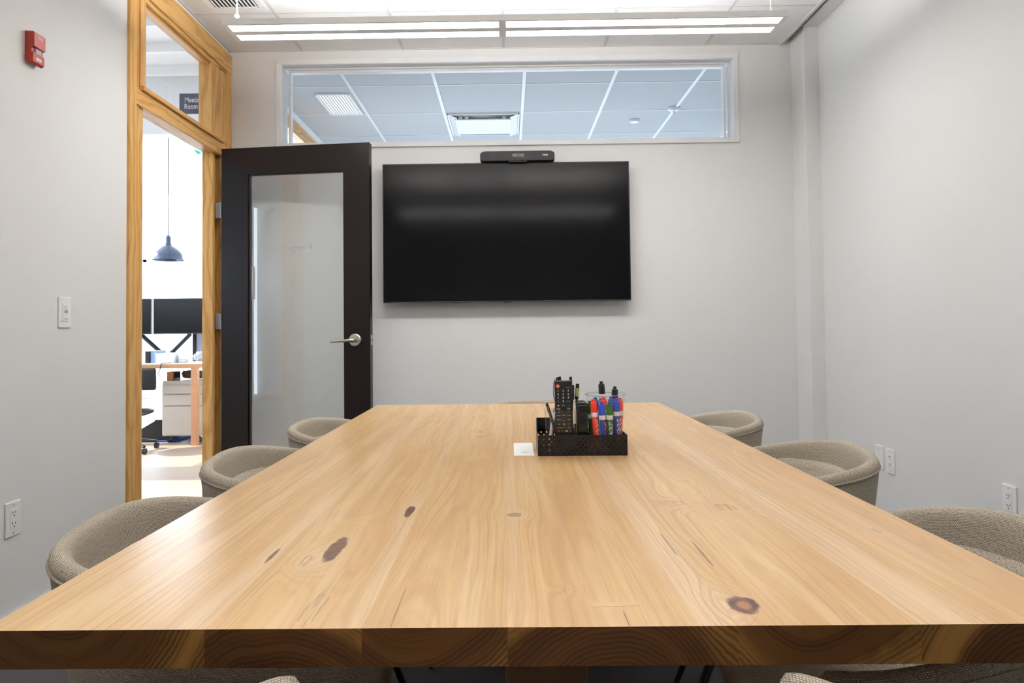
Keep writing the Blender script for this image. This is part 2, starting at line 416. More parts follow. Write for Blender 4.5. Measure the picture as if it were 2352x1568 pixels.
ring.box(XL-.045, XL-.012, D0-.01, 3.845, TZ0, TZ0+.014, .001).box(XL-.045, XL-.012, D0-.01, 3.845, TZ1-.014, TZ1, .001)
ring.build('glazing_bead', M['pineY'], fr)
MB().box(XL-.034, XL-.028, D0-.005, 3.842, TZ0+.002, TZ1-.002).build('pane', M['glass'], fr)

# ------------------------------------------------------------------ the open door
hx, hy = -1.645, 3.900
ang = math.atan2(-.10, .875)
DW = .880
dr = bpy.data.objects.new('door_2', None); C.objects.link(dr); dr.location = (hx, hy, 0); dr.rotation_euler = (0, 0, ang); struct(dr)
DM = Matrix.Translation((hx, hy, 0)) @ Matrix.Rotation(ang, 4, 'Z')
def dbuild(b, name, mat, parent=None, smooth=0): return b.build(name, mat, parent or dr, smooth, M=DM)
gx0, gx1, gz0, gz1 = .160, .727, .27, 1.940
b = MB()
b.box(0, gx0, 0, .045, .012, 2.095, .0015).box(gx1, DW, 0, .045, .012, 2.095, .0015)
b.box(gx0-.001, gx1+.001, 0, .045, gz1, 2.095).box(gx0-.001, gx1+.001, 0, .045, .012, gz0)
dbuild(b, 'slab', M['door'])
b = MB()
for a in ((gx0, gx0+.009, gz0, gz1), (gx1-.004, gx1, gz0, gz1), (gx0, gx1, gz1-.004, gz1), (gx0, gx1, gz0, gz0+.006)):
    b.box(a[0], a[1], .012, .033, a[2], a[3])
dbuild(b, 'glazing_bead', M['black'])
dbuild(MB().box(gx0+.004, gx1-.002, .019, .026, gz0+.003, gz1-.002), 'pane', M['doorglass'])
# mirrored lettering on the far side of the glass
t_ = MB().text('Evergreen', .050, Matrix.Translation((.430, .0268, 1.515)) @ Matrix.Rotation(PI, 4, 'Z') @ Matrix.Rotation(PI/2, 4, 'X'), .0002)
M['etch'] = glass_mat('etched_lettering', (.80, .81, .80, 1), .3, 1.3, .12)
dbuild(t_, 'lettering', M['etch'])
for z in (1.74, 1.10, .22):
    hb = MB().box(-.040, -.002, .004, .008, z-.045, z+.045, .001).cyl((-.004, -.004, z-.045), (-.004, -.004, z+.045), .0055, n=12)
    dbuild(hb, 'hinge', M['steel'], smooth=40)
# lever set on both faces
hzv, hxv = .985, .795
for sgn in (-1, 1):
    y0 = 0 if sgn < 0 else .045
    b = MB().lathe([(0, .012), (.030, .012), (.035, .008), (.0365, 0)], n=40, M=Matrix.Translation((hxv, y0, hzv)) @ Matrix.Rotation(PI/2*(1 if sgn < 0 else -1), 4, 'X'))
    b.cyl((hxv, y0, hzv), (hxv-.001, y0+sgn*.040, hzv), .013, .0125, 24)
    r_ = dbuild(b, 'rosette', M['nickel'], smooth=35)
    b = MB().tube([(hxv+.004, y0+sgn*.046, hzv-.001), (hxv-.010, y0+sgn*.052, hzv-.001), (hxv-.030, y0+sgn*.054, hzv-.002), (hxv-.060, y0+sgn*.054, hzv-.004), (hxv-.125, y0+sgn*.050, hzv-.007)],
                  [.0125, .0125, .0085, .0075, .0070], 16)
    lv = b.build('handle', M['nickel'], r_, 40, M=DM)
b = MB().box(DW-.0005, DW+.0012, .010, .035, hzv-.028, hzv+.028).box(DW, DW+.009, .016, .029, hzv-.008, hzv+.008, .002)
dbuild(b, 'latch_plate', M['nickel'])

# ------------------------------------------------------------------ television and conference bar
tv = thing('television', 'large black flat television, switched off, on the back wall', 'television', (-.006, 4.06, 1.196))
b = ring_box(MB(), -.731, .719, 1.204, 2.017, .0055, 4.018, 4.05, .001)
b.box(-.731, .719, 4.026, 4.05, 1.204, 2.017)
b.build('bezel', M['black'], tv)
MB().box(-.7312, .7192, 4.0195, 4.0262, 1.2038, 2.0172).build('screen', M['screen'], tv)
MB().box(-.45, .44, 4.05, 4.075, 1.30, 1.85, .01).build('rear_housing', M['black'], tv)
MB().box(-.22, .20, 4.074, 4.099, 1.45, 1.75, .003).build('wall_mount', M['blackmetal'], tv)
MB().box(-.03, .02, 4.0185, 4.024, 1.1935, 1.1990, .001).build('indicator', M['black'], tv)
sb = thing('video_bar', 'black video conferencing bar on top of the television', 'conference camera', (.064, 4.02, 2.026))
x0, x1, z0, z1 = -.155, .283, 2.027, 2.083
poly = []
def arc(cx, cz, rx, rz, a0, a1, n=8): return [(cx+rx*math.cos(math.radians(a0+(a1-a0)*i/n)), cz+rz*math.sin(math.radians(a0+(a1-a0)*i/n))) for i in range(n+1)]
poly += arc(x1-.035, z1-.020, .035, .020, 90, 10); poly += arc(x1-.02, z0+.012, .02, .012, 0, -90)
poly += arc(x0+.02, z0+.012, .02, .012, -90, -180); poly += arc(x0+.035, z1-.020, .035, .020, 170, 90)
M['cloth_black'] = plain('black_speaker_cloth', (.017, .018, .020, 1), .7, bump=.4, bscale=1500)
MB().prism(poly, 'Y', 3.985, 4.055).build('body', M['cloth_black'], sb, 30)
M['lens'] = plain('smoked_lens_cover', (.045, .030, .033, 1), .12)
cp = arc(.095, 2.056, .011, .010, 90, -90)+arc(.043, 2.056, .011, .010, -90, -270)
lw = MB().prism(cp, 'Y', 3.9835, 3.986).build('lens_window', M['lens'], sb, 30)
MB().cyl((.069, 3.982, 2.056), (.069, 3.9845, 2.056), .0055, n=20).build('lens', M['slot'], lw, 30)
MB().box(.012, .122, 3.99, 4.05, 2.020, 2.034, .002).build('stand', M['black'], sb)
b = MB().text('poly', .013, Matrix.Translation((.232, 3.9845, 2.0585)) @ Matrix.Rotation(PI/2, 4, 'X'), .0003, bold=.0004)
b.prism([(.2125, 2.063), (.2125, 2.054), (.2205, 2.0585)], 'Y', 3.984, 3.985)
b.build('logo', M['white_ink'], sb)

# ------------------------------------------------------------------ wall fittings
def wallplate(name, label, side, y, z, kind, group=None, w=.070, h=.115):
    """plate on the left (+X facing) or right (-X facing) wall"""
    x = XL if side == 'L' else XR; s = 1 if side == 'L' else -1
    o = thing(name, label, 'outlet' if 'outlet' in name else ('switch' if 'switch' in name else 'wall plate'), (x, y, z-h/2), 0, group)
    def bx(xa, xb, ya, yb, za, zb, bev=0): return (x+s*xa, x+s*xb, y+ya, y+yb, z+za, z+zb, bev)
    b = MB().box(*bx(0, .006, -w/2, w/2, -h/2, h/2, .0022)); b.build('cover_plate', M['plate'], o)
    if kind == 'outlet':
        MB().box(*bx(.005, .0078, -.0165, .0165, -.033, .033, .0008)).build('receptacle', M['plate'], o)
        b = MB()
        for c in (-.018, .018):
            b.box(*bx(.0072, .0082, -.0075, -.005, c+.000, c+.008)).box(*bx(.0072, .0082, .005, .0075, c+.000, c+.0065))
            b.cyl((x+s*.0072, y, z+c-.007), (x+s*.0082, y, z+c-.007), .0026, n=12)
        b.build('socket_slots', M['slot'], o)
        for c in (-.047, .047): MB().cyl((x+s*.0055, y, z+c), (x+s*.0068, y, z+c), .0028, n=12).build('screw', M['grey_ink'], o)
    if kind == 'blank':
        for c in (-.042, .042): MB().cyl((x+s*.0055, y, z+c), (x+s*.0068, y, z+c), .0028, n=12).build('screw', M['grey_ink'], o)
    if kind == 'switch':
        MB().box(*bx(.005, .009, -.0165, .0165, -.033, .033, .001)).build('rocker', M['plate'], o)
        b = MB().box(*bx(.0085, .0095, -.009, .004, -.003, .009)).box(*bx(.0085, .0095, .006, .010, -.004, .010))
        b.box(*bx(.0085, .0095, -.010, .012, -.0255, -.0235)).build('sensor_window', M['grey_ink'], o)
        MB().cyl((x+s*.008, y, z+.021), (x+s*.012, y, z+.021), .007, n=20).build('lens_dome', M['white'], o, 30)
    return o
wallplate('power_outlet', 'white power outlet low on the left wall, near the closest left chair', 'L', 2.302, .414, 'outlet')
wallplate('light_switch', 'white motion sensor light switch on the left wall beside the wooden door frame', 'L', 2.563, 1.116, 'switch')
wallplate('power_outlet', 'white power outlet on the right wall beside the blank plate', 'R', 3.276, .389, 'outlet')
wallplate('blank_plate', 'white wall plate partly hidden behind the middle right chair', 'R', 3.372, .391, 'blank')
wallplate('power_outlet', 'white power outlet above the closest right chair', 'R', 2.507, .392, 'outlet')
# fire alarm strobe
fa = thing('fire_alarm', 'small red fire alarm strobe high on the left wall', 'fire alarm', (XL, 2.372, 2.0))
ya, yb = 2.345, 2.402
prof = [(XL, 1.994), (XL+.020, 1.984), (XL+.030, 1.990), (XL+.030, 2.022), (XL+.0235, 2.024), (XL+.0235, 2.040), (XL+.034, 2.043), (XL+.034, 2.090), (XL+.028, 2.096), (XL, 2.097)]
b = MB(); vs = []
b.prism([(u, v) for u, v in prof], 'Y', ya, yb); b.build('housing', M['red'], fa)
MB().box(XL+.022, XL+.029, ya+.016, yb-.012, 2.022, 2.040, .002).build('strobe_lens', plain('strobe_lens', (.55, .55, .62, 1), .1), fa)
RX = lambda yy, xx, zz: Matrix.Translation((xx, yy, zz)) @ Matrix.Rotation(PI/2, 4, 'Z') @ Matrix.Rotation(PI/2, 4, 'X')
MB().text('FIRE', .0165, RX(2.3745, XL+.0342, 2.079), .0003, bold=.0003).build('lettering', plain('pink_white_lettering', (.80, .55, .52, 1), .5), fa)
lb = MB().box(XL+.0298, XL+.0306, ya+.016, yb-.016, 1.998, 2.008).build('label_strip', M['plate'], fa)
MB().box(XL+.0304, XL+.0309, ya+.019, yb-.019, 2.0015, 2.0045).build('label_print', M['grey_ink'], lb)

# ------------------------------------------------------------------ pendant light
EM = emis('led_diffuser', (1, .968, .93, 1), 24.5)
UP = emis('led_uplight', (1, .968, .935, 1), 44.0)
EM2 = emis('led_diffuser_dim', (1, .968, .93, 1), 15.0)
def pendant(y0, label, em=None):
    o = thing('pendant_light', label, 'ceiling light', (0, y0+.085, 2.36), 0, 'linear pendant lights over the table')
    z0, z1 = 2.360, 2.387; X0, X1 = -1.222, 1.217
    ys = [y0, y0+.011, y0+.069, y0+.105, y0+.160, y0+.170]
    b = MB()
    b.box(X0, X1, ys[0], ys[1], z0, z1, .001).box(X0, X1, ys[4], ys[5], z0, z1, .001)
    b.box(X0, X0+.022, ys[1], ys[4], z0, z1).box(X1-.022, X1, ys[1], ys[4], z0, z1)
    b.box(X0+.022, X1-.022, ys[2], ys[3], z0, z1).box(-.027, .005, ys[1], ys[2], z0, z1).box(-.027, .005, ys[3], ys[4], z0, z1)
    b.build('housing', M['brightwhite'], o)
    for xa, xb in ((X0+.022, -.027), (.005, X1-.022)):
        for ya_, yb_ in ((ys[1], ys[2]), (ys[3], ys[4])):
            MB().box(xa, xb, ya_, yb_, z0+.0015, z0+.006).build('diffuser', em or EM, o)
    for ya_, yb_ in ((ys[1], ys[2]), (ys[3], ys[4])):
        MB().box(X0+.03, X1-.03, ya_, yb_, z1-.006, z1-.003).build('uplight', UP, o)
    for cx in (-1.19, 1.172):
        cy = (y0+.085)
        b = MB().cyl((cx, cy, z1), (cx, cy, ZC), .0011, n=8).cyl((cx, cy, z1-.002), (cx, cy, z1+.024), .0048, .004, 14)
        cbl = b.build('suspension_cable', M['white'], o, 40)
    b = MB().tube([(-1.19+.012, y0+.075, z1-.002), (-1.19+.004, y0+.078, z1+.05), (-1.19+.002, y0+.082, z1+.10), (-1.19+.003, y0+.085, ZC)], .0038, 10)
    b.box(-1.197, -1.180, y0+.074, y0+.090, z1+.044, z1+.056, .002)
    b.build('power_cord', M['white'], o, 40)
    return o
pendant(2.898, 'white linear pendant light with two bright rows in front of the back wall')
pendant(.30, 'white linear pendant light over the near end of the table, outside the picture', EM2)

# ceiling vent
v0 = thing('air_vent', 'square ceiling vent with a dark rim, reflected in the top of the television', 'vent', (-.316, .255, ZC))
b = MB()
for q in ((-.60, -.56, -.03, .54), (-.07, -.03, -.03, .54), (-.56, -.07, -.03, .01), (-.56, -.07, .50, .54)): b.box(q[0], q[1], q[2], q[3], ZC-.012, ZC-.001)
b.build('frame', M['grey_ink'], v0)
MB().box(-.55, -.08, .02, .49, ZC-.006, ZC-.001).build('panel', M['white'], v0)
vt = thing('air_vent', 'white slotted air vent in the ceiling above the door frame', 'vent', (-1.405, 3.30, ZC))
b = ring_box(MB(), -1.520, -1.290, 3.07, 3.53, .034, 0, 1)   # build as frame in plan
b.bm.clear()
vx0, vx1, vy0, vy1 = -1.520, -1.290, 3.07, 3.525
b.box(vx0-.036, vx1+.036, vy1, vy1+.036, ZC-.008, ZC+.001, .002).box(vx0-.036, vx1+.036, vy0-.036, vy0, ZC-.008, ZC+.001, .002)
b.box(vx0-.036, vx0, vy0, vy1, ZC-.008, ZC+.001, .002).box(vx1, vx1+.036, vy0, vy1, ZC-.008, ZC+.001, .002)
b.build('frame', M['white'], vt)
MB().box(vx0, vx1, vy0, vy1, ZC-.0015, ZC-.0005).build('duct_opening', M['slot'], vt)
for k in range(11):
    x = vx0+.011+k*(vx1-vx0-.022)/10
    MB().box(x-.0048, x+.0048, vy0, vy1, ZC-.007, ZC-.003, M=about((x, 0, ZC-.005), 'Y', .5)).build('slat', M['white'], vt)

# ------------------------------------------------------------------ conference table
TX0, TX1, TY0, TY1, TT, TB = -.505, .568, .652, 2.614, .75, .7136
tb = thing('conference_table', 'large rectangular solid wood conference table with a pale knotty top', 'table', ((TX0+TX1)/2, 1.63, 0))
edges = [TX0, -.291, -.142, -.004, .213, .384, TX1]
pith = [(-.43, .045), (-.22, -.10), (-.085, .065), (.10, -.085), (.30, .075), (.52, -.10)]
tones = [.25, .55, .15, .70, .35, .85]
bm = bmesh.new(); bm2 = bm
lay = {k: bm.faces.layers.float.new(k) for k in ('pith_x', 'pith_z', 'tone')}
for i in range(6):
    xa, xb = edges[i], edges[i+1]
    vv = {}
    for ix, x in enumerate((xa, xb)):
        for iy, y in enumerate((TY0, TY1)):
            for iz, z in enumerate((TB, TT)): vv[ix, iy, iz] = bm.verts.new((x-tb.location.x, y-tb.location.y, z))
    quads = [((0, 0, 1), (1, 0, 1), (1, 1, 1), (0, 1, 1), 0), ((0, 0, 0), (0, 1, 0), (1, 1, 0), (1, 0, 0), 0), ((0, 0, 0), (1, 0, 0), (1, 0, 1), (0, 0, 1), 1), ((0, 1, 0), (0, 1, 1), (1, 1, 1), (1, 1, 0), 1)]
    if i == 0: quads.append(((0, 0, 0), (0, 0, 1), (0, 1, 1), (0, 1, 0), 0))
    if i == 5: quads.append(((1, 0, 0), (1, 1, 0), (1, 1, 1), (1, 0, 1), 0))
    for q in quads:
        f = bm.faces.new([vv[k] for k in q[:4]]); f.material_index = q[4]
        f[lay['pith_x']] = pith[i][0]; f[lay['pith_z']] = pith[i][1]; f[lay['tone']] = tones[i]
me = bpy.data.meshes.new('tabletop'); bm.to_mesh(me); bm.free()
me.materials.append(M['table']); me.materials.append(M['endgrain'])
o = bpy.data.objects.new('tabletop', me); C.objects.link(o); o.parent = tb
MB().prism([(.079, .7085), (.136, .7085), (.130, .7005), (.082, .6975)], 'Z', TT-.004, TT+.0002).build('inlay_patch', M['inlay'], tb)
M['darkwood'] = plain('stained_base_wood', (.16, .085, .035, 1), .5, var=.3, scale=20)
for (ya_, yb_) in ((.98, 1.08), (2.20, 2.30)):
    p_ = MB().box(-.010, .107, ya_, yb_, .05, TB-.03, .003).build('leg', M['darkwood'], tb)
    MB().box(-.20, .262, ya_, yb_, .0, .055, .004).build('foot', M['darkwood'], tb)
    MB().box(-.13, .23, ya_, yb_, TB-.032, TB, .003).build('top_rail', M['darkwood'], tb)
MB().box(.025, .070, 1.08, 2.20, .20, .28, .003).build('stretcher', M['darkwood'], tb)

# ------------------------------------------------------------------ upholstered tub chairs
A_, B_, NEXP = .26, .253, .68
ZBK, SLOPE = .730, .093
def plan(phi, s=1.0):
    c, q = math.cos(phi), math.sin(phi)
    fwd = max(0, c); e = NEXP-.20*fwd**.5
    x = math.copysign(abs(c)**e, c)
    return ((A_+.025*fwd)*s*x, B_*s*math.copysign(abs(q)**e, q)*(1+.15*max(0, x)))
def rim_z(phi):
    x, y = plan(phi); z = ZBK-SLOPE*(min(x, A_)/A_+1)/2
    d = abs(math.degrees(math.atan2(math.sin(phi), math.cos(phi))))      # 0 = front
    k = min(1, max(0, (d-30)/14)); k = k*k*(3-2*k); k = k**.6
    return .452+(z-.452)*k
def level(z):
    pts = [(.355, .30), (.372, .52), (.40, .68), (.45, .80), (.52, .885), (.62, .955), (.73, 1.0)]
    for (a, sa), (b, sb_) in zip(pts, pts[1:]):
        if z <= b: return sa+(sb_-sa)*max(0, (z-a)/(b-a))
    return 1.0
def grid_mesh(rows, closed=True, us=None):
    """rows[j][i] -> mesh with uv in metres"""
    bm = bmesh.new(); uvl = bm.loops.layers.uv.new('UVMap')
    n = len(rows[0]); V = [[bm.verts.new(p) for p in r] for r in rows]
    vl = [0]; 
    for j in range(1, len(rows)): vl.append(vl[-1]+max((rows[j][i]-rows[j-1][i]).length for i in range(0, n, 7)))
    ul = [0]; ref = rows[len(rows)//2] if us is None else us
    for i in range(1, n+1): ul.append(ul[-1]+(ref[i % n]-ref[i-1]).length)
    for j in range(len(rows)-1):
        for i in range(n if closed else n-1):
            k = (i+1) % n
            f = bm.faces.new((V[j][i], V[j][k], V[j+1][k], V[j+1][i])); f.smooth = True
            for lp, (uu, vv) in zip(f.loops, ((ul[i], vl[j]), (ul[i+1], vl[j]), (ul[i+1], vl[j+1]), (ul[i], vl[j+1]))): lp[uvl].uv = (uu, vv)
    return bm, V
def chair(label):
    root = thing('tub_chair', label, 'chair', (0, 0, 0), 0, 'upholstered tub chairs around the table')
    n = 96; phis = [2*PI*(i+.5)/n for i in range(n)]
    T = .030
    rows = []
    # outer surface bottom -> rim -> inner surface down to the seat
    for zf in (0, .05, .14, .27, .42, .58, .74, .87, .955):
        rows.append([Vector((*plan(p, level(.355+(rim_z(p)-.355)*zf)), .355+(rim_z(p)-.355)*zf)) for p in phis])
    for k in range(1, 6):                                       # rolled rim
        a = PI*k/6
        off = T/2*(1-math.cos(a)); up = .020*math.sin(a)
        rows.append([Vector((*plan(p, level(rim_z(p))-off/.257), rim_z(p)-.020+up)) for p in phis])
    for zf in (.97, .86, .70, .52, .34, .16, 0):
        r_ = []
        for p in phis:
            z = .42+(rim_z(p)-.02-.42)*zf
            r_.append(Vector((*plan(p, level(z+.02)*(1-.0)-T/.257*(1+.35*(1-zf))), z)))
        rows.append(r_)
    bm, V = grid_mesh(rows)
    bm.faces.new(V[0]); bm.faces.new(V[-1])
    bmesh.ops.recalc_face_normals(bm, faces=bm.faces)
    me = bpy.data.meshes.new('shell'); bm.to_mesh(me); bm.free(); me.materials.append(M['fabric'])
    for f in me.polygons: f.use_smooth = True
    o = bpy.data.objects.new('shell', me); C.objects.link(o); o.parent = root
    # seat cushion
    rows = []
    def sz(p, s_, t_):           # scooped pad: climbs the back wall, low at the front
        x, y = plan(p, s_); k = min(1, max(0, (.16-x)/.26)); k = k*k*(3-2*k)
        edge = .478+.172*k
        return Vector((x, y, .478+(edge-.478)*t_))
    for s_, dz, t_ in ((.74, -.03, .75), (.80, -.012, .93), (.845, 0, 1), (.850, .010, 1), (.83, .016, .985), (.79, .010, .90), (.70, .006, .62), (.58, .006, .33), (.42, .008, .12), (.22, .009, .02), (.02, .010, 0)):
        rows.append([sz(p, s_, t_)+Vector((0, 0, dz)) for p in phis])
    bm, V = grid_mesh(rows, us=rows[3]); bm.faces.new(V[-1])
    # planar uv on the flat top keeps the weave square
    uvl = bm.loops.layers.uv.active
    for f in bm.faces:
        for lp in f.loops:
            if lp.vert.co.z < .56 and lp.vert.co.z > .47: lp[uvl].uv = (lp.vert.co.x+3, lp.vert.co.y+3)
    bmesh.ops.recalc_face_normals(bm, faces=bm.faces)
    me = bpy.data.meshes.new('seat'); bm.to_mesh(me); bm.free(); me.materials.append(M['fabric'])
    for f in me.polygons: f.use_smooth = True
    o = bpy.data.objects.new('seat', me); C.objects.link(o); o.parent = root
    # welt along the outer rim
    pts = [Vector((*plan(p, level(rim_z(p)-.012)+.001), rim_z(p)-.021)) for p in phis if abs(math.degrees(math.atan2(math.sin(p), math.cos(p)))) > 40]
    MB().tube(pts, .0022, 6).build('piping', M['pipe'], root, 60)
    MB().lathe([(0, .335), (.10, .335), (.11, .345), (.11, .36), (0, .36)], n=28).build('base_plate', M['blackmetal'], root, 40)
    for sx in (-1, 1):
        for sy in (-1, 1):
            MB().tube([(sx*.085, sy*.08, .34), (sx*.15, sy*.145, .20), (sx*.215, sy*.205, 0)], [.013, .011, .008], 10).build('leg', M['blackmetal'], root, 50)
    return root
spots = [  # x, y, rotation (0 = faces +X), label
    (-.442, 1.150, .158, 'greige tub chair on the left side, closest to the camera'),
    (-.484, 1.728, .124, 'greige tub chair in the middle of the left side'),
    (-.465, 2.312, .020, 'greige tub chair at the far end of the left side, before the open door'),
    (.571, .999, PI-.013, 'greige tub chair on the right side, closest to the camera, cut by the picture edge'),
    (.636, 1.760, PI-.221, 'greige tub chair in the middle of the right side, in front of two wall plates'),
    (.606, 2.416, PI-.144, 'greige tub chair at the far end of the right side'),
    (.125, 2.70, -PI/2, 'greige tub chair at the far head of the table, only its rim showing'),
    (.024, .410, PI/2, 'greige tub chair at the near head of the table, arm ends at the table edge')]
proto = None
for x, y, rz, lab in spots:
    if proto is None: c = proto = chair(lab)
    else: c = copy_tree(proto); c['label'] = lab
    c.location = (x, y, 0); c.rotation_euler = (0, 0, rz)
    if 'near head' in lab: c.scale = (1.0, 1.04, 1.125)

# ------------------------------------------------------------------ desk organiser and contents
# perforated black metal
t = NT('perforated_metal'); s = t.sep(t.obj())
def cell(v, p, off=0.): return t.math('SUBTRACT', t.math('MULTIPLY', t.math('FRACT', t.math('ADD', t.math('DIVIDE', v, p), off)), p), p/2)
def plus(off):
    cx = t.math('ABSOLUTE', cell(s[0], .0125, off)); cz = t.math('ABSOLUTE', cell(s[2], .0125, off))
    m1 = t.math('MULTIPLY', t.math('LESS_THAN', cx, .0023), t.math('LESS_THAN', cz, .0006))
    m2 = t.math('MULTIPLY', t.math('LESS_THAN', cx, .0006), t.math('LESS_THAN', cz, .0023))
    return t.math('MAXIMUM', m1, m2)
hole = t.math('MAXIMUM', plus(0.0), plus(.5))
inb = t.math('MULTIPLY', t.math('GREATER_THAN', s[2], .004), t.math('LESS_THAN', s[2], .040))
hole = t.math('MULTIPLY', hole, inb)
bs = t.bsdf((.010, .010, .011, 1), .38, .2, .5)
tr = t.n('ShaderNodeBsdfTransparent'); mx = t.n('ShaderNodeMixShader')
t.t.links.new(hole, mx.inputs[0]); t.t.links.new(bs.outputs[0], mx.inputs[1]); t.t.links.new(tr.outputs[0], mx.inputs[2]); t.t.links.new(mx.outputs[0], t.out.inputs[0])
M['perf'] = t.m
OX0, OX1, OY0, OY1, OZ = .063, .2615, 1.525, 1.632, .75
og = thing('desk_organizer', 'black perforated metal desk organizer on the table', 'desk organizer', (OX0, OY0, OZ))
MB().box(OX0, OX1, OY0, OY0+.0012, OZ, OZ+.0445).box(OX0, OX1, OY0-.0006, OY0+.0020, OZ+.0435, OZ+.0455).build('front_panel', M['perf'], og)
MB().box(OX0, OX1, OY1-.0012, OY1, OZ, OZ+.046).box(OX0, OX0+.07, OY1-.0012, OY1, OZ+.04, OZ+.072).build('back_panel', M['perf'], og)
b = MB().prism([(OY0, OZ), (OY1, OZ), (OY1, OZ+.072), (OY1-.025, OZ+.072), (OY1-.045, OZ+.0455), (OY0, OZ+.0455)], 'X', OX0, OX0+.0012)
b.build('side_panel', M['blackmetal'], og)
MB().box(OX1-.0012, OX1, OY0, OY1, OZ, OZ+.0455).build('side_panel', M['blackmetal'], og)
MB().box(OX0, OX1, OY0, OY1, OZ, OZ+.0015).build('tray_floor', M['blackmetal'], og)
FZ = OZ+.0017
# clear acrylic cup
ac = thing('acrylic_cup', 'clear square acrylic cup holding the remote and pens', 'cup', (.118, 1.573, FZ))
x0, x1, y0, y1, zt = .0815, .1520, 1.545, 1.612, .8460
w = .0022
MB().box(x0, x1, y0, y0+w, FZ, zt, .0005).box(x0, x1, y1-w, y1, FZ, zt, .0005).box(x0, x0+w, y0, y1, FZ, zt, .0005).box(x1-w, x1, y0, y1, FZ, zt, .0005).box(x0, x1, y0, y1, FZ, FZ+.003).build('cup_body', M['plastic'], ac)
MB().box(x0, x1, y0-.0002, y0+w, zt, zt+.0006).box(x0, x0+.001, y0-.0003, y0+.001, FZ+.003, zt).box(x1-.0015, x1, y0-.0003, y0+.001, FZ+.003, zt).build('rim', M['cuplip'], ac)
# television remote
rx, rz0 = .1265, FZ+.0035
rm = thing('remote_control', 'black television remote standing in the acrylic cup', 'remote', (rx, 1.575, rz0))
tilt = about((rx, 1.575, rz0), 'X', -.07) @ about((rx, 1.575, rz0), 'Y', -.012)
RW, RH, RY = .0405, .158, 1.566
MB().box(rx-RW/2, rx+RW/2, RY, RY+.014, rz0, rz0+RH, .003, 3).build('body', M['black'], rm, 40, M=tilt)
MR = lambda x, z: Matrix.Translation((x, RY-.0002, z)) @ Matrix.Rotation(PI/2, 4, 'X')
bt = MB().cyl((rx-.0125, RY+.0005, rz0+RH-.0130), (rx-.0125, RY-.0015, rz0+RH-.0130), .0048, n=20)
bt = bt.build('power_button', plain('red_button', (.62, .05, .03, 1), .4), rm, 30, M=tilt)
MB().lathe([(.0012, 0), (.0022, 0), (.0022, .0004), (.0012, .0004), (.0012, 0)], n=16, M=Matrix.Translation((rx-.0125, RY-.0014, rz0+RH-.0130)) @ Matrix.Rotation(PI/2, 4, 'X')).build('power_mark', M['white_ink'], bt, M=tilt)
b = MB(); zt_ = rz0+RH
cols = (rx-.0125, rx-.0008, rx+.0110)
for r_, rowt in enumerate(('123', '456', '789', '-0')):
    for c_, ch in enumerate(rowt): b.text(ch, .0064, MR(cols[c_], zt_-.0235-.0081*r_), .0002, bold=.00018)
b.text('PRE-CH', .0026, MR(cols[2], zt_-.0478), .0002); b.text('SOURCE', .0026, MR(cols[2], zt_-.0165), .0002)
b.text('+', .010, MR(cols[0], zt_-.0580), .0002, bold=.0002); b.text('VOL', .0048, MR(cols[0], zt_-.0650), .0002, bold=.0001)
b.text('-', .010, MR(cols[0], zt_-.0715), .0002, bold=.0002); b.text('MUTE', .0028, MR(cols[1], zt_-.0570), .0002)
b.text('CH', .0048, MR(cols[2], zt_-.0650), .0002, bold=.0001)
for sg, zz in ((1, zt_-.0590), (-1, zt_-.0720)):
    for q in (-1, 1):
        p0 = Vector((cols[2], 0, sg*.0018)); p1 = Vector((cols[2]+q*.0026, 0, -sg*.0012))
        d = (p1-p0); b.box(-.0003, .0003, 0, .0002, 0, d.length, M=Matrix.Translation((p0.x, RY-.0002, zz+p0.z)) @ d.to_track_quat('Z', 'Y').to_matrix().to_4x4())
b.text('MENU', .0032, MR(cols[0], zt_-.0800), .0002); b.text('HOME', .0030, MR(cols[1], zt_-.0795), .0002); b.text('GUIDE', .0030, MR(cols[2], zt_-.0800), .0002)
b.text('TOOLS', .0034, MR(cols[0], zt_-.0895), .0002); b.text('INFO', .0034, MR(cols[2], zt_-.0895), .0002)
for (dx_, dz_, rot) in ((0, -.0910, 0), (-.0117, -.0995, 90), (.0118, -.0995, -90), (0, -.1075, 180)):
    b.prism([(-.0014, -.001), (.0014, -.001), (0, .0014)], 'Y', RY-.0004, RY, M=Matrix.Translation((cols[1]+dx_, 0, zt_+dz_)) @ Matrix.Rotation(math.radians(-rot), 4, 'Y'))
b.text('RETURN', .0032, MR(cols[0], zt_-.1080), .0002); b.text('EXIT', .0034, MR(cols[2], zt_-.1080), .0002)
b.build('button_print', plain('remote_print', (.62, .62, .60, 1), .5), rm, M=tilt)
b = MB()
for (x_, z_) in ((0, -.0995),): b.box(cols[1]-.0022, cols[1]+.0022, RY-.0004, RY, zt_+z_-.0016, zt_+z_+.0016, .0003)
b.build('button', M['grey_ink'], rm, M=tilt)
for x_, cc in ((cols[0]-.001, (.45, .05, .03, 1)), (cols[0]+.0078, (.04, .12, .05, 1)), (cols[1]+.0055, (.75, .42, .06, 1)), (cols[2]+.002, (.10, .08, .40, 1))):
    MB().box(x_-.0030, x_+.0030, RY-.0006, RY+.001, zt_-.1175, zt_-.1135, .0004).build('button', plain('colour_button', cc, .4), rm, M=tilt)
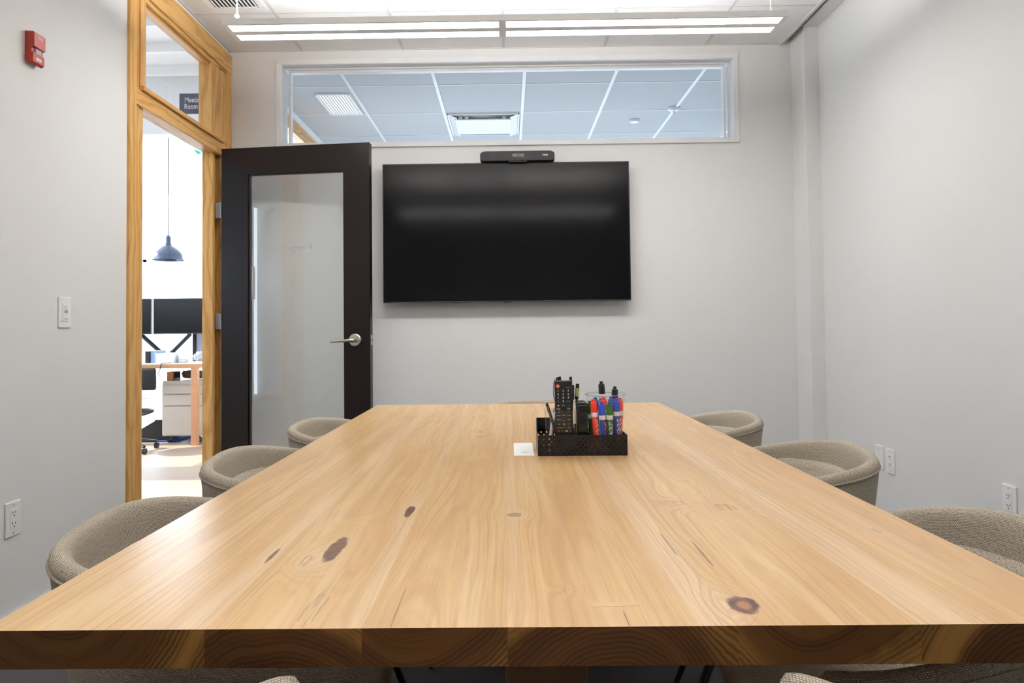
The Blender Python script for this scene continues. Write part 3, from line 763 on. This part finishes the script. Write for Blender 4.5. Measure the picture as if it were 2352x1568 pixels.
# dark slim pen with clip, leaning left
def stick(name, label, cat, a, b_, parts, group=None):
    """parts: (t0,t1,r0,r1,mat,partname) along a->b"""
    a = Vector(a); b_ = Vector(b_); o = thing(name, label, cat, tuple(a), 0, group)
    for t0, t1, r0, r1, mat, pn in parts:
        MB().cyl(a.lerp(b_, t0), a.lerp(b_, t1), r0, r1, 20).build(pn, mat, o, 40)
    return o
M['darkpen'] = plain('dark_pen_barrel', (.02, .013, .010, 1), .35)
pn = stick('pen', 'slim dark brown pen leaning left in the acrylic cup', 'pen', (.118, 1.5535, FZ+.004), (.0845, 1.5535, .8650),
      ((0, .86, .0034, .0034, M['darkpen'], 'barrel'), (.86, .985, .0034, .0030, M['darkpen'], 'cap'), (.985, 1.0, .0022, .0018, M['steel'], 'button')))
MB().tube([(.0870, 1.5495, .856), (.0900, 1.549, .843), (.0945, 1.549, .826)], .0009, 6).build('clip', M['steel'], pn)
stick('pen', 'white pen leaning right behind the dark pen in the acrylic cup', 'pen', (.0890, 1.560, FZ+.004), (.1030, 1.5680, .8520),
      ((0, .9, .0040, .0040, M['white'], 'barrel'), (.9, 1, .0030, .0015, M['steel'], 'tip')))
stick('pen', 'clear plastic pen against the right side of the acrylic cup', 'pen', (.1475, 1.556, FZ+.004), (.1485, 1.556, .858),
      ((0, .60, .0026, .0026, M['plastic'], 'barrel'), (.60, 1, .0028, .0028, plain('pale_pen_cap', (.72, .66, .55, 1), .4), 'cap')))
# blue looped cord beside the remote
tag(MB().tube([(.113, 1.60, .895), (.107, 1.598, .915), (.1045, 1.596, .908), (.1030, 1.595, .885), (.1045, 1.595, .868), (.1090, 1.598, .855), (.122, 1.60, .80), (.122, 1.60, FZ+.004)], .0008, 6).build('cord', plain('blue_cord', (.02, .03, .16, 1), .5)),
    'thin blue looped cord beside the remote', 'cord')
# bundle of black adapters behind the remote, one with green tape
def plug(label, a, b_, r, band=None):
    a = Vector(a); b_ = Vector(b_); o = thing('cable_plug', label, 'cable', tuple(a))
    MB().tube([a, a.lerp(b_, .5)+Vector((0, .002, 0)), a.lerp(b_, .80)], r*.55, 8).build('cord', M['black'], o, 40)
    MB().cyl(a.lerp(b_, .76), b_, r, r*.85, 12).build('connector', M['black'], o, 40)
    if band: MB().cyl(a.lerp(b_, .80), a.lerp(b_, .93), r*1.12, r*1.15, 14).build('tape', band, o, 40)
plug('black cable end rising behind the left of the remote top', (.125, 1.592, FZ+.004), (.1130, 1.6010, .9190), .0042)
plug('black cable end bent over the remote top', (.130, 1.592, FZ+.004), (.1190, 1.6025, .9205), .0034)
plug('black cable end above the right corner of the remote', (.146, 1.590, FZ+.004), (.1440, 1.5990, .9200), .0040)
M['lime'] = plain('lime_tape', (.40, .50, .16, 1), .5, var=.8, scale=1500)
plug('black cable end with lime green tape right of the remote', (.1475, 1.600, FZ+.004), (.1610, 1.6080, .9030), .0048, M['lime'])
plug('small black cable end beside the lime green tape', (.1430, 1.606, FZ+.004), (.1500, 1.6085, .9000), .0040)
# black case
kc = thing('black_case', 'upright glossy black case between the remote and the markers', 'case', (.1735, 1.58, FZ))
MB().box(.1530, .1770, 1.548, 1.606, FZ, .8600, .003, 3).build('body', plain('glossy_black', (.008, .008, .009, 1), .18), kc, 40)
MB().box(.1535, .1765, 1.5475, 1.6065, .8595, .8650, .002).build('lid', M['black'], kc, 40)
MB().cyl((.1560, 1.5600, .8655), (.1650, 1.5600, .8665), .0022, n=10).build('clasp', M['slot'], kc, 40)
# thin clear vessel at the back
v2 = thing('clear_cup', 'tall clear plastic cup behind the black case', 'cup', (.187, 1.6530, OZ))
# (stands on the table just behind the organizer)
# rim profile
def cup(o, cx, cy, z0, h, r0, r1, lip):
    MB().lathe([(0, 0), (r0, 0), (r0+.001, .004), (r1, h), (r1-.0016, h), (r0-.0006, .006), (0, .004)], (cx, cy, z0), 48).build('cup_body', M['plastic'], o, 50)
    pts = [(cx+(r1+.0012)*math.cos(2*PI*k/48), cy+(r1+.0012)*math.sin(2*PI*k/48), z0+h) for k in range(48)]
    MB().tube(pts, lip, 8, True).build('rim', M['cuplip'], o, 60)
cup(v2, .190, 1.672, OZ, .152, .026, .036, .0014)
v2.location = (0, 0, 0)
# marker cup
mc = thing('marker_cup', 'clear plastic cup full of dry erase markers', 'cup', (.2205, 1.580, FZ))
mcx, mcy = .2212, 1.5790
cup(mc, mcx, mcy, FZ, .129, .0355, .0445, .0017)
# markers
CAP = {'red': (.78, .045, .02, 1), 'blue': (.025, .07, .52, 1), 'green': (.012, .14, .028, 1), 'black': (.008, .008, .009, 1)}
LABEL = {'red': (.70, .06, .03, 1), 'blue': (.035, .05, .28, 1), 'green': (.035, .14, .045, 1), 'black': (.02, .02, .02, 1)}
CM = {k: plain(k+'_marker_cap', v, .3) for k, v in CAP.items()}; LM = {k: plain(k+'_marker_label', v, .45, var=.2, scale=200) for k, v in LABEL.items()}
def marker(col, label, base, top, twist=0, writing=True):
    """dry erase marker, cap up: barrel, white collar, cap with stepped end"""
    base = Vector(base); top = Vector(top); d = (top-base).normalized()
    o = thing('dry_erase_marker', label, 'marker', tuple(base), 0, 'dry erase markers in the clear cup')
    q = d.to_track_quat('Z', 'Y').to_matrix().to_4x4(); Mx = Matrix.Translation(base) @ q
    # roll the marker so that its local "front" looks at -Y
    f = q.to_3x3().inverted() @ Vector((0, -1, 0)); a0 = math.atan2(f.y, f.x)+twist
    R = Mx @ Matrix.Rotation(a0, 4, 'Z')
    MB().lathe([(0, 0), (.0066, 0), (.0072, .001), (.0074, .004), (.0074, .070), (0, .070)], n=28).build('barrel', M['white'], o, 40, M=R)
    bm = MB(); 
    prof = [(.00752, .004), (.00756, .005), (.00756, .0685), (.00752, .0695)]
    n = 22; rows = [[(r*math.cos(th), r*math.sin(th), z) for th in [math.radians(-125+250*k/n) for k in range(n+1)]] for r, z in prof]
    V = [[bm.bm.verts.new(p) for p in rw] for rw in rows]
    for j in range(3):
        for k in range(n): bm.bm.faces.new((V[j][k], V[j][k+1], V[j+1][k+1], V[j+1][k]))
    lab = bm.build('label_wrap', LM[col], o, 40, M=R)
    MB().lathe([(0, .069), (.0078, .069), (.0080, .070), (.0080, .079), (.0076, .0795), (0, .0795)], n=28).build('collar', M['white'], o, 40, M=R)
    MB().lathe([(0, .079), (.0079, .079), (.0079, .080), (.0074, .1010), (.0066, .1022), (.0042, .1024), (.0040, .108), (.0036, .1086), (0, .1086)], n=28).build('cap', CM[col], o, 40, M=R)
    if writing:
        # lettering runs down the barrel
        b = MB().text('EXPO', .0150, Matrix.Diagonal((1.0, .85, 1, 1)), .0001, shear=.45, bold=.00010, spacing=.88)
        for v in b.bm.verts:
            u, w, zz = v.co.x, v.co.y, v.co.z
            th = w/.0078; v.co = Vector(((.00768+zz)*math.cos(th), (.00768+zz)*math.sin(th), .0475-u))
        b.build('lettering', M['white_ink'], lab, M=R)
    return o
zb = FZ+.0065
def mk(col, label, px, py, lean=(0, 0), up=0, twist=0, writing=True):
    marker(col, label, (px, py, zb+up), (px+lean[0], py+lean[1], zb+up+.10), twist, writing)
mk('red', 'red marker at the front left of the cup', .1980, 1.5540, (-.0075, -.004), .006, .55)
mk('blue', 'blue marker at the front, between the red and the green one', .2125, 1.5495, (-.0045, -.004), 0, 1.1)
mk('green', 'green marker at the front centre of the cup', .2275, 1.5500, (-.0020, -.004), 0, .15)
mk('blue', 'blue marker right of the green one in the cup', .2415, 1.5570, (.0010, -.004), .007, .55)
mk('red', 'red marker at the far right of the cup', .2495, 1.5720, (.0040, 0), .006, .6)
mk('green', 'dark green marker at the left, mostly behind the red one', .1905, 1.5700, (-.0055, 0), 0, .5, False)
mk('red', 'red marker behind the gap between blue and green', .2190, 1.5760, (-.0020, 0), .008, .3, False)
mk('blue', 'blue marker behind the green one', .2350, 1.5780, (.0000, 0), .008, .3, False)
mk('black', 'tall black capped marker standing out above the cup', .2200, 1.5960, (-.0050, 0), .0425, .3, False)
mk('black', 'lower black capped marker at the right above the cup rim', .2440, 1.5960, (.0020, 0), .0300, .3, False)
mk('blue', 'blue marker at the back left of the cup', .2030, 1.5900, (-.0030, 0), .006, .3, False)
# paper card
cd = thing('paper_card', 'small white paper card lying on the table beside the organizer', 'card', (.034, 1.61, .75))
MB().box(.0095, .0555, 1.530, 1.700, .7502, .7508).build('sheet', plain('white_card', (.80, .81, .80, 1), .6, var=.01), cd)
MB().box(.026, .044, 1.572, 1.5745, .7508, .7510).box(.028, .040, 1.562, 1.5635, .7508, .7510).build('print', M['grey_ink'], cd)

# ------------------------------------------------------------------ neighbouring room behind the clerestory window
NX0, NX1, NY0, NY1 = XL, 3.2, YB+.12, 8.3
struct(MB().box(NX0-TH, NX1, NY0, NY1, ZC, ZC+.02).build('ceiling_neighbour', wall_mat('grey_ceiling_tile', (.60, .60, .61, 1), .3)))
M['gridw'] = plain('bright_ceiling_grid', (.88, .88, .88, 1), .45, var=.02)
g = MB()
for x in (-1.09, -.485, .127, .738, 1.32, 1.93): g.box(x-.011, x+.011, NY0, NY1, ZC-.004, ZC+.004)
for y in (4.71, 5.32, 5.93, 6.54, 7.15): g.box(NX0, NX1, y-.004, y+.004, ZC-.0025, ZC+.004)
struct(g.build('ceiling_neighbour_grid', M['gridw']))
struct(MB().box(NX1, NX1+.1, NY0, NY1, 0, 3.6).build('wall_neighbour_right', M['wall']))
b = MB().box(NX0-TH, NX1, NY1, NY1+.1, 0, .8).box(NX0-TH, NX1, NY1, NY1+.1, 1.9, 3.6)
b.box(NX0-TH, NX0+.3, NY1, NY1+.1, .8, 1.9).box(NX1-.3, NX1, NY1, NY1+.1, .8, 1.9)
struct(b.build('wall_neighbour_far', M['wall']))
b = MB().box(NX0-TH, NX0, NY0, 4.95, 0, 3.6).box(NX0-TH, NX0, 4.95, 6.0, 2.70, 3.6).box(NX0-TH, NX0, 4.95, 6.0, 0, 1.7).box(NX0-TH, NX0, 6.0, NY1, 0, 3.6)
struct(b.build('wall_neighbour_left', M['wall']))
b = MB().box(NX0-TH, NX0+.012, 4.95, 6.0, 2.60, 2.70, .002).box(NX0-TH, NX0+.012, 4.95, 5.03, 1.7, 2.6, .002).box(NX0-TH, NX0+.012, 5.92, 6.0, 1.7, 2.6, .002)
fo = struct(b.build('window_2', M['pineY']))
MB().box(NX0-.04, NX0-.034, 5.03, 5.92, 1.7, 2.6).build('pane', M['glass'], fo)
struct(MB().box(NX0, NX0+.03, NY0, NY1, 2.70, ZC, .002).build('trim_neighbour', M['trimw']))
# recessed air cassette with drop panel
fx = thing('ceiling_cassette', 'square recessed ceiling unit with a white drop panel, seen through the high window', 'ceiling unit', (-.18, 5.62, ZC))
x0, x1, y0, y1 = -.465, .107, 5.34, 5.91
b = ring_box(MB(), 0, 1, 0, 1, .1, 0, 1); b.bm.clear()
for q in ((x0, x0+.012, y0, y1), (x1-.012, x1, y0, y1), (x0, x1, y0, y0+.012), (x0, x1, y1-.012, y1)): b.box(q[0], q[1], q[2], q[3], ZC-.012, ZC-.001, .001)
b.build('frame', M['gridw'], fx)
b = MB()
for q in ((1, 0), (-1, 0), (0, 1), (0, -1)):
    pass
b.prism([(x0+.012, ZC-.002), (x0+.075, ZC-.030), (x0+.012, ZC-.006)], 'Y', y0+.02, y1-.02).prism([(x1-.012, ZC-.002), (x1-.075, ZC-.030), (x1-.012, ZC-.006)], 'Y', y0+.02, y1-.02)
b.build('deflector', M['gridw'], fx)
MB().box(x0+.055, x1-.065, 5.405, 5.80, ZC-.034, ZC-.024, .003).build('drop_panel', M['gridw'], fx)
MB().cyl((-.18, 5.46, ZC-.010), (-.18, 5.46, ZC-.002), .085, .10, 28).build('diffuser_core', M['grid'], fx, 40)
b = MB()
for x in (-.38, -.33, -.03): b.box(x, x+.03, 5.42, 5.47, ZC-.026, ZC-.001)
b.build('hanger', M['gridw'], fx)
# louvred light
lv = thing('louvre_light', 'louvred ceiling light seen through the left of the high window', 'ceiling light', (-1.25, 5.1, ZC))
x0, x1, y0, y1 = -1.365, -1.135, 4.86, 5.31
b = MB()
for q in ((x0-.012, x0, y0, y1), (x1, x1+.012, y0, y1), (x0, x1, y0-.012, y0), (x0, x1, y1, y1+.012)): b.box(q[0], q[1], q[2], q[3], ZC-.010, ZC, .001)
b.build('frame', M['gridw'], lv)
MB().box(x0, x1, y0, y1, ZC-.003, ZC-.001).build('diffuser', emis('louvre_glow', (.86, .94, 1, 1), 1.1), lv)
for k in range(11):
    x = x0+(k+.5)*(x1-x0)/11
    MB().box(x-.0035, x+.0035, y0, y1, ZC-.010, ZC-.003).build('louvre', M['grid'], lv)
for (x, y, r, nm, lab) in ((1.056, 5.58, .042, 'smoke_detector', 'round white disc on the neighbour ceiling, right of the ceiling unit'), (1.31, 5.29, .048, 'sprinkler_cover', 'round white cover with a stem, rightmost on the neighbour ceiling')):
    o = thing(nm, lab, 'ceiling disc', (x, y, ZC))
    MB().lathe([(0, -.016), (r*.8, -.016), (r, -.008), (r, 0), (0, 0)], (x, y, ZC), 32).build('disc', M['gridw'], o, 40)
    if nm[0] == 's' and nm[1] == 'p': MB().cyl((x, y, ZC-.045), (x, y, ZC-.014), .005, n=10).build('stem', M['grid'], o, 40)

# ------------------------------------------------------------------ open office beyond the doorway
t = NT('office_floor'); p = t.pos()
t.bsdf(t.mix(t.noise(p, 3, 3), (.50, .385, .30, 1), (.42, .31, .235, 1)), .45, 0, .3); M['ofloor'] = t.m
OXL, OYF = -5.9, 11.0
struct(MB().box(OXL-.1, XL-TH, YR, OYF, -.1, 0).build('floor_office', M['ofloor']))
struct(MB().box(OXL, XL-TH, YR, 5.5, 3.15, 3.20).build('ceiling_office', M['wall']))
b = MB()
for k in range(9): b.box(OXL, XL-TH, 3.2+.42*k, 3.25+.42*k, 3.08, 3.15)
struct(b.build('trim_office_joists', M['wall']))
struct(MB().box(OXL, XL-TH, 5.5, 5.6, 2.66, 3.6).build('trim_office_bulkhead', M['wall']))
b = MB()
for k in range(10): b.box(OXL, NX0-TH, 5.9+.55*k, 5.97+.55*k, 3.38, 3.6)
struct(b.build('trim_office_beams', M['wall']))
# window walls (far and left) open to the sky
def glazed(axis, pos, a0, a1, z0, z1, nm, n, cut=()):
    b = MB(); d = .12
    def bx(u0, u1, w0, w1):
        if axis == 'X': b.box(pos-d, pos, u0, u1, w0, w1)
        else: b.box(u0, u1, pos, pos+d, w0, w1)
    bx(a0, a1, 0, z0); bx(a0, a1, z1, 3.6)
    for k in range(n+1):
        u = a0+(a1-a0)*k/n; bx(u-.04, u+.04, z0, z1)
    bx(a0, a1, 2.2, 2.24)
    return struct(b.build(nm, M['trimw']))
glazed('Y', OYF, OXL, NX0-TH, .35, 3.3, 'wall_office_far', 4)
glazed('X', OXL, 5.2, OYF, .35, 3.3, 'wall_office_left', 5)
glazed('X', OXL, YR+.1, 3.8, 1.6, 2.15, 'wall_office_fill_glazing', 5)  # unseen strip of glazing, added to brighten the office ceiling behind the transom
b = MB().box(OXL-.12, OXL, 3.8, 3.95, 0, 3.6).box(OXL-.12, OXL, 4.75, 5.2, 0, 3.6).box(OXL-.12, OXL, 3.95, 4.75, 0, 1.6).box(OXL-.12, OXL, 3.95, 4.75, 2.95, 3.6)
struct(b.build('wall_office_near', M['wall']))
struct(MB().box(NX0-TH, NX0, NY1+.1, OYF, 0, 3.6).build('wall_office_right', M['wall']))
struct(MB().box(OXL, XL-TH, YR-.1, YR, 0, 3.6).build('wall_office_rear', M['wall']))

# hanging sign
sg = thing('room_sign', 'dark blue sign reading Meeting Room 3, seen through the transom', 'sign', (-1.97, 4.30, 2.43))
MB().box(-2.082, -1.752, 4.295, 4.307, 2.432, 2.562, .001).build('panel', M['navy'], sg)
SQ = Matrix.Rotation(PI/2, 4, 'X') @ Matrix.Diagonal((.74, 1, 1, 1))
b = MB().text('Meeting', .048, Matrix.Translation((-1.991, 4.2946, 2.519)) @ SQ, .0004, bold=.0004)
b.text('Room 3', .048, Matrix.Translation((-1.993, 4.2946, 2.477)) @ SQ, .0004, bold=.0004)
b.build('lettering', plain('sign_lettering', (.66, .64, .62, 1), .5), sg)

# desk with white top and timber edge
M['beech'] = plain('beech_edge', (.62, .32, .16, 1), .45, var=.12, scale=15)
M['cab'] = plain('cream_metal', (.62, .57, .51, 1), .4, var=.02)
dk = thing('office_desk', 'white topped office desk with timber edge and leg beyond the doorway', 'desk', (-3.2, 6.7, 0))
MB().box(-4.4, -2.1, 6.312, 7.10, .715, .752).build('desktop', M['white'], dk)
MB().box(-4.4, -2.1, 6.300, 6.313, .712, .752, .001).build('edge_strip', M['beech'], dk)
for x, y in ((-2.915, 6.33), (-4.3, 6.33), (-2.915, 7.02), (-4.3, 7.02)): MB().box(x-.028, x+.028, y-.028, y+.028, 0, .714, .002).build('leg', M['beech'], dk)
def cabinet(x0, x1, label):
    o = thing('drawer_cabinet', label, 'drawer cabinet', ((x0+x1)/2, 6.7, 0), 0, 'cream drawer pedestals under the desk')
    MB().box(x0, x1, 6.46, 6.98, .065, .585, .004).build('body', M['cab'], o)
    for za, zb_ in ((.075, .345), (.355, .455), (.465, .545)):
        d_ = MB().box(x0+.004, x1-.004, 6.443, 6.462, za, zb_, .003).build('drawer', M['cab'], o)
        MB().box(x0+.03, x1-.03, 6.440, 6.447, zb_-.012, zb_-.006, .001).build('pull', M['grid'], d_)
    for x in (x0+.05, x1-.05):
        for y in (6.50, 6.93): MB().cyl((x-.012, y, .027), (x+.012, y, .027), .027, n=18).cyl((x, y, .04), (x, y, .066), .008, n=8).build('caster', M['black'], o, 40)
cabinet(-3.285, -2.90, 'cream drawer pedestal left of the desk leg')
cabinet(-2.872, -2.50, 'cream drawer pedestal right of the desk leg, mostly hidden by the door frame')
def monitor(x0, x1, label, arm, tilt_=0):
    o = thing('computer_monitor', label, 'monitor', ((x0+x1)/2, 6.80, .752), 0, 'monitors on the office desk')
    MB().box(x0, x1, 6.76, 6.80, 1.030, 1.385, .004).build('housing', M['black'], o)
    MB().box(x0+.008, x1-.008, 6.757, 6.761, 1.043, 1.377).build('screen', plain('monitor_screen', (.006, .004, .004, 1), .22, spec=.25), o)
    b = MB()
    for p0, p1 in zip(arm, arm[1:]): b.tube([p0, p1], .022, 10)
    b.build('arm', M['blackmetal'], o, 50)
    MB().box(arm[-1][0]-.05, arm[-1][0]+.05, arm[-1][1]-.05, arm[-1][1]+.05, .752, .77, .003).build('clamp', M['blackmetal'], o)
monitor(-3.535, -2.985, 'black monitor fully seen beyond the doorway', [(-3.25, 6.80, 1.10), (-3.20, 6.84, 1.03), (-3.40, 6.86, .84), (-3.40, 6.86, .765)])
monitor(-4.12, -3.558, 'black monitor mostly hidden by the left of the door frame', [(-3.85, 6.80, 1.10), (-3.70, 6.84, 1.03), (-3.50, 6.86, .84), (-3.50, 6.86, .765)])
gm = thing('privacy_panel', 'grey upright panel with dark edge under the monitor', 'desk panel', (-3.05, 6.95, .752))
MB().box(-3.18, -2.60, 6.93, 6.96, .752, 1.06, .003).build('panel', plain('grey_felt', (.33, .33, .42, 1), .9), gm)
MB().box(-3.215, -3.18, 6.92, 6.97, .752, 1.08, .003).build('edge_post', M['blackmetal'], gm)
# things on the desk
wb = thing('white_box', 'white box on the desk beyond the doorway', 'box', (-3.36, 6.6, .752))
MB().box(-3.375, -3.215, 6.50, 6.70, .752, .835, .004).build('carton', M['white'], wb); MB().box(-3.378, -3.212, 6.497, 6.703, .835, .846, .003).build('lid', M['white'], wb)
o = thing('storage_box', 'dark box with a pale blue side on the desk, left of the white box', 'box', (-3.46, 6.62, .752))
MB().box(-3.475, -3.435, 6.50, 6.72, .752, .868, .002).build('carton', M['black'], o); MB().box(-3.434, -3.384, 6.52, 6.72, .752, .872, .002).build('sleeve', plain('pale_blue_card', (.30, .40, .62, 1), .6), o)
o = thing('desk_speaker', 'round white canister on the desk, right of the white box', 'canister', (-3.16, 6.6, .752))
MB().lathe([(0, 0), (.040, 0), (.046, .01), (.046, .07), (.038, .095), (.025, .102), (0, .102)], (-3.155, 6.60, .752), 28).build('body', M['white'], o, 40)
MB().lathe([(.0455, 0), (.047, .002), (.047, .008), (.0455, .010)], (-3.155, 6.60, .775), 28).build('band', M['grid'], o, 40)
random.seed(3)
b = MB()
for k in range(14):
    cx, cy = -2.99+random.uniform(-.06, .06), 6.62+random.uniform(-.05, .05)
    pts = [(cx+.055*math.cos(a_*.9+k)*random.uniform(.6, 1.2), cy+.05*math.sin(a_*1.1+k), .765+.10*abs(math.sin(a_*.8+k))*random.uniform(.5, 1)) for a_ in range(9)]
    b.tube(pts, .003, 5)
tag(b.build('cable_tangle', plain('pale_cable', (.55, .55, .62, 1), .5)), 'tangle of pale cables on the desk by the door frame', 'cables', kind='stuff')
tag(MB().box(-3.50, -3.31, 6.34, 6.46, .752, .757, .001).build('paper_sheet', M['white']), 'white sheet of paper lying at the front of the desk', 'paper')
tag(MB().tube([(-3.20, 6.45, .758), (-3.21, 6.31, .760), (-3.216, 6.292, .752), (-3.224, 6.290, .70), (-3.245, 6.292, .66), (-3.25, 6.34, .64)], .004, 6).build('cable', M['black']), 'black cable hanging over the desk edge', 'cable')
# bag on top of the cabinet
o = thing('canvas_bag', 'brown bag lying on the cream pedestal under the desk', 'bag', (-3.02, 6.7, .605))
b = MB(); b.lathe([(0, 0), (.9, .0), (1, .25), (.95, .7), (.55, .95), (0, 1)], n=24, M=Matrix.Translation((-3.085, 6.68, .600)) @ Matrix.Rotation(.06, 4, 'Y') @ Matrix.Diagonal((.115, .10, .075, 1)))
b.build('body', plain('brown_canvas', (.16, .10, .045, 1), .8, var=.5, scale=40), o, 50)
MB().tube([(-3.18, 6.62, .64), (-3.13, 6.55, .67), (-3.06, 6.55, .67), (-3.02, 6.62, .64)], .006, 6).build('strap', M['slot'], o, 50)
o = thing('cardboard_box', 'small orange brown box on the cream pedestal, left of the bag', 'box', (-3.24, 6.62, .605))
MB().box(-3.265, -3.205, 6.50, 6.62, .5855, .67, .002).build('carton', plain('orange_card', (.45, .18, .06, 1), .6), o); MB().box(-3.200, -3.192, 6.50, 6.62, .5855, .67, .001).build('tape', M['black'], o)
# office chair
oc = thing('office_chair', 'black office chair partly behind the left door jamb', 'chair', (-3.40, 6.0, 0))
cx, cy = -3.38, 5.98
MB().lathe([(0, 0), (.8, 0), (1, .3), (1, .7), (.85, 1), (0, 1.05)], n=32, M=Matrix.Translation((cx, cy, .320)) @ Matrix.Diagonal((.235, .235, .062, 1))).build('seat', M['black'], oc, 50)
MB().box(cx-.30, cx+.15, cy+.235, cy+.265, .52, .72, .02, 3).build('backrest', M['cloth_black'], oc, 50)
MB().tube([(cx-.02, cy+.15, .33), (cx-.02, cy+.28, .36), (cx-.03, cy+.285, .45), (cx-.05, cy+.270, .58)], .014, 8).build('back_support', M['blackmetal'], oc, 50)
MB().cyl((cx, cy, .09), (cx, cy, .325), .025, n=16).build('column', M['steel'], oc, 40)
for k in range(5):
    a = 2*PI*k/5-.45; ex, ey = cx+.27*math.cos(a), cy+.27*math.sin(a)
    lg = MB().tube([(cx, cy, .10), (cx+.14*math.cos(a), cy+.14*math.sin(a), .085), (ex, ey, .065)], [.022, .018, .013], 8).build('leg', M['black'], oc, 50)
    MB().cyl((ex-.013, ey, .026), (ex+.013, ey, .026), .026, n=16).build('caster', M['black'], lg, 40)
o = thing('waste_bin', 'black bin with a slanted side under the desk', 'bin', (-3.40, 6.75, 0))
MB().prism([(-3.66, .016), (-3.30, .016), (-3.30, .20), (-3.40, .20), (-3.66, .05)], 'Y', 6.55, 6.85).build('body', M['black'], o); MB().prism([(-3.405, .199), (-3.297, .199), (-3.297, .208), (-3.405, .208)], 'Y', 6.545, 6.855).build('rim', M['black'], o)
tag(MB().box(-3.95, -3.18, 6.52, 7.0, .001, .015, .002).build('floor_mat', plain('blue_mat', (.02, .08, .35, 1), .8)), 'blue mat on the floor under the desk', 'mat')
# dome lamp
LX, LY = -3.905, 7.80
dl = thing('dome_lamp', 'dark dome pendant lamp hanging in the bright office', 'ceiling lamp', (LX, LY, 1.88))
MB().lathe([(.172, 0), (.170, .03), (.150, .075), (.115, .115), (.07, .150), (.038, .170), (.030, .20), (.028, .26), (.018, .278), (.006, .290), (0, .290)], (LX, LY, 1.88), 40).lathe([(.172, 0), (.168, .002), (.166, .03), (.146, .073), (.11, .112), (.06, .145), (0, .15)], (LX, LY, 1.88), 40).build('lamp_shade', plain('grey_enamel', (.045, .06, .10, 1), .18), dl, 40)
MB().cyl((LX, LY, 2.16), (LX, LY, 3.55), .005, n=8).build('cord', M['slot'], dl, 40)
o = thing('paper_ornament', 'small teal ornament hanging near the office ceiling', 'ornament', (-3.57, 7.8, 3.1))
MB().prism([(-3.615, 3.16), (-3.54, 3.135), (-3.545, 3.105), (-3.575, 3.108)], 'Y', 7.80, 7.83).build('body', plain('teal_paper', (.0, .30, .25, 1), .5), o)
MB().cyl((-3.58, 7.815, 3.13), (-3.58, 7.815, 3.60), .0015, n=6).build('string', M['grid'], o)

# ------------------------------------------------------------------ light, sky, camera
w = bpy.data.worlds.new('sky'); scene.world = w; w.use_nodes = True
bg = w.node_tree.nodes['Background']; bg.inputs[0].default_value = (.70, .85, 1.0, 1); bg.inputs[1].default_value = 8.0
def portal(name, loc, rot, sx, sy):
    l = bpy.data.lights.new(name, 'AREA'); l.shape = 'RECTANGLE'; l.size = sx; l.size_y = sy; l.cycles.is_portal = True
    o = bpy.data.objects.new(name, l); C.objects.link(o); o.location = loc; o.rotation_euler = rot
portal('portal_far', ((OXL+NX0)/2, OYF+.02, 1.8), (-PI/2, 0, 0), 4.3, 3.0)
portal('portal_left', (OXL-.02, 8.1, 1.8), (0, -PI/2, 0), 3.0, 5.8)
portal('portal_near', (OXL-.02, .5, 1.875), (0, -PI/2, 0), 0.55, 6.6)
portal('portal_neighbour', (.76, NY1+.02, 1.35), (-PI/2, 0, 0), 4.3, 1.1)
sun = bpy.data.lights.new('sun', 'SUN'); sun.energy = 7; sun.angle = .01; sun.color = (1, .96, .9)
so = bpy.data.objects.new('sun', sun); C.objects.link(so)
so.rotation_euler = Vector((1, .02, -.62)).to_track_quat('-Z', 'Y').to_euler()

cam = bpy.data.cameras.new('camera'); co = bpy.data.objects.new('camera', cam); C.objects.link(co)
cam.sensor_width = 36; cam.lens = 24.0; cam.sensor_fit = 'HORIZONTAL'
cam.shift_x = 23.66/2352; cam.shift_y = -68.12/2352
yaw, pitch, roll = -.0095, .0272, .011
co.matrix_world = Matrix.Translation((0, 0, 1.03)) @ Matrix.Rotation(-yaw, 4, 'Z') @ Matrix.Rotation(PI/2+pitch, 4, 'X') @ Matrix.Rotation(-roll, 4, 'Z')
cam.clip_start = .02
scene.camera = co
vs = scene.view_settings; vs.view_transform = 'Standard'; vs.look = 'None'; vs.exposure = 0.32; vs.gamma = 1; vs.use_curve_mapping = False
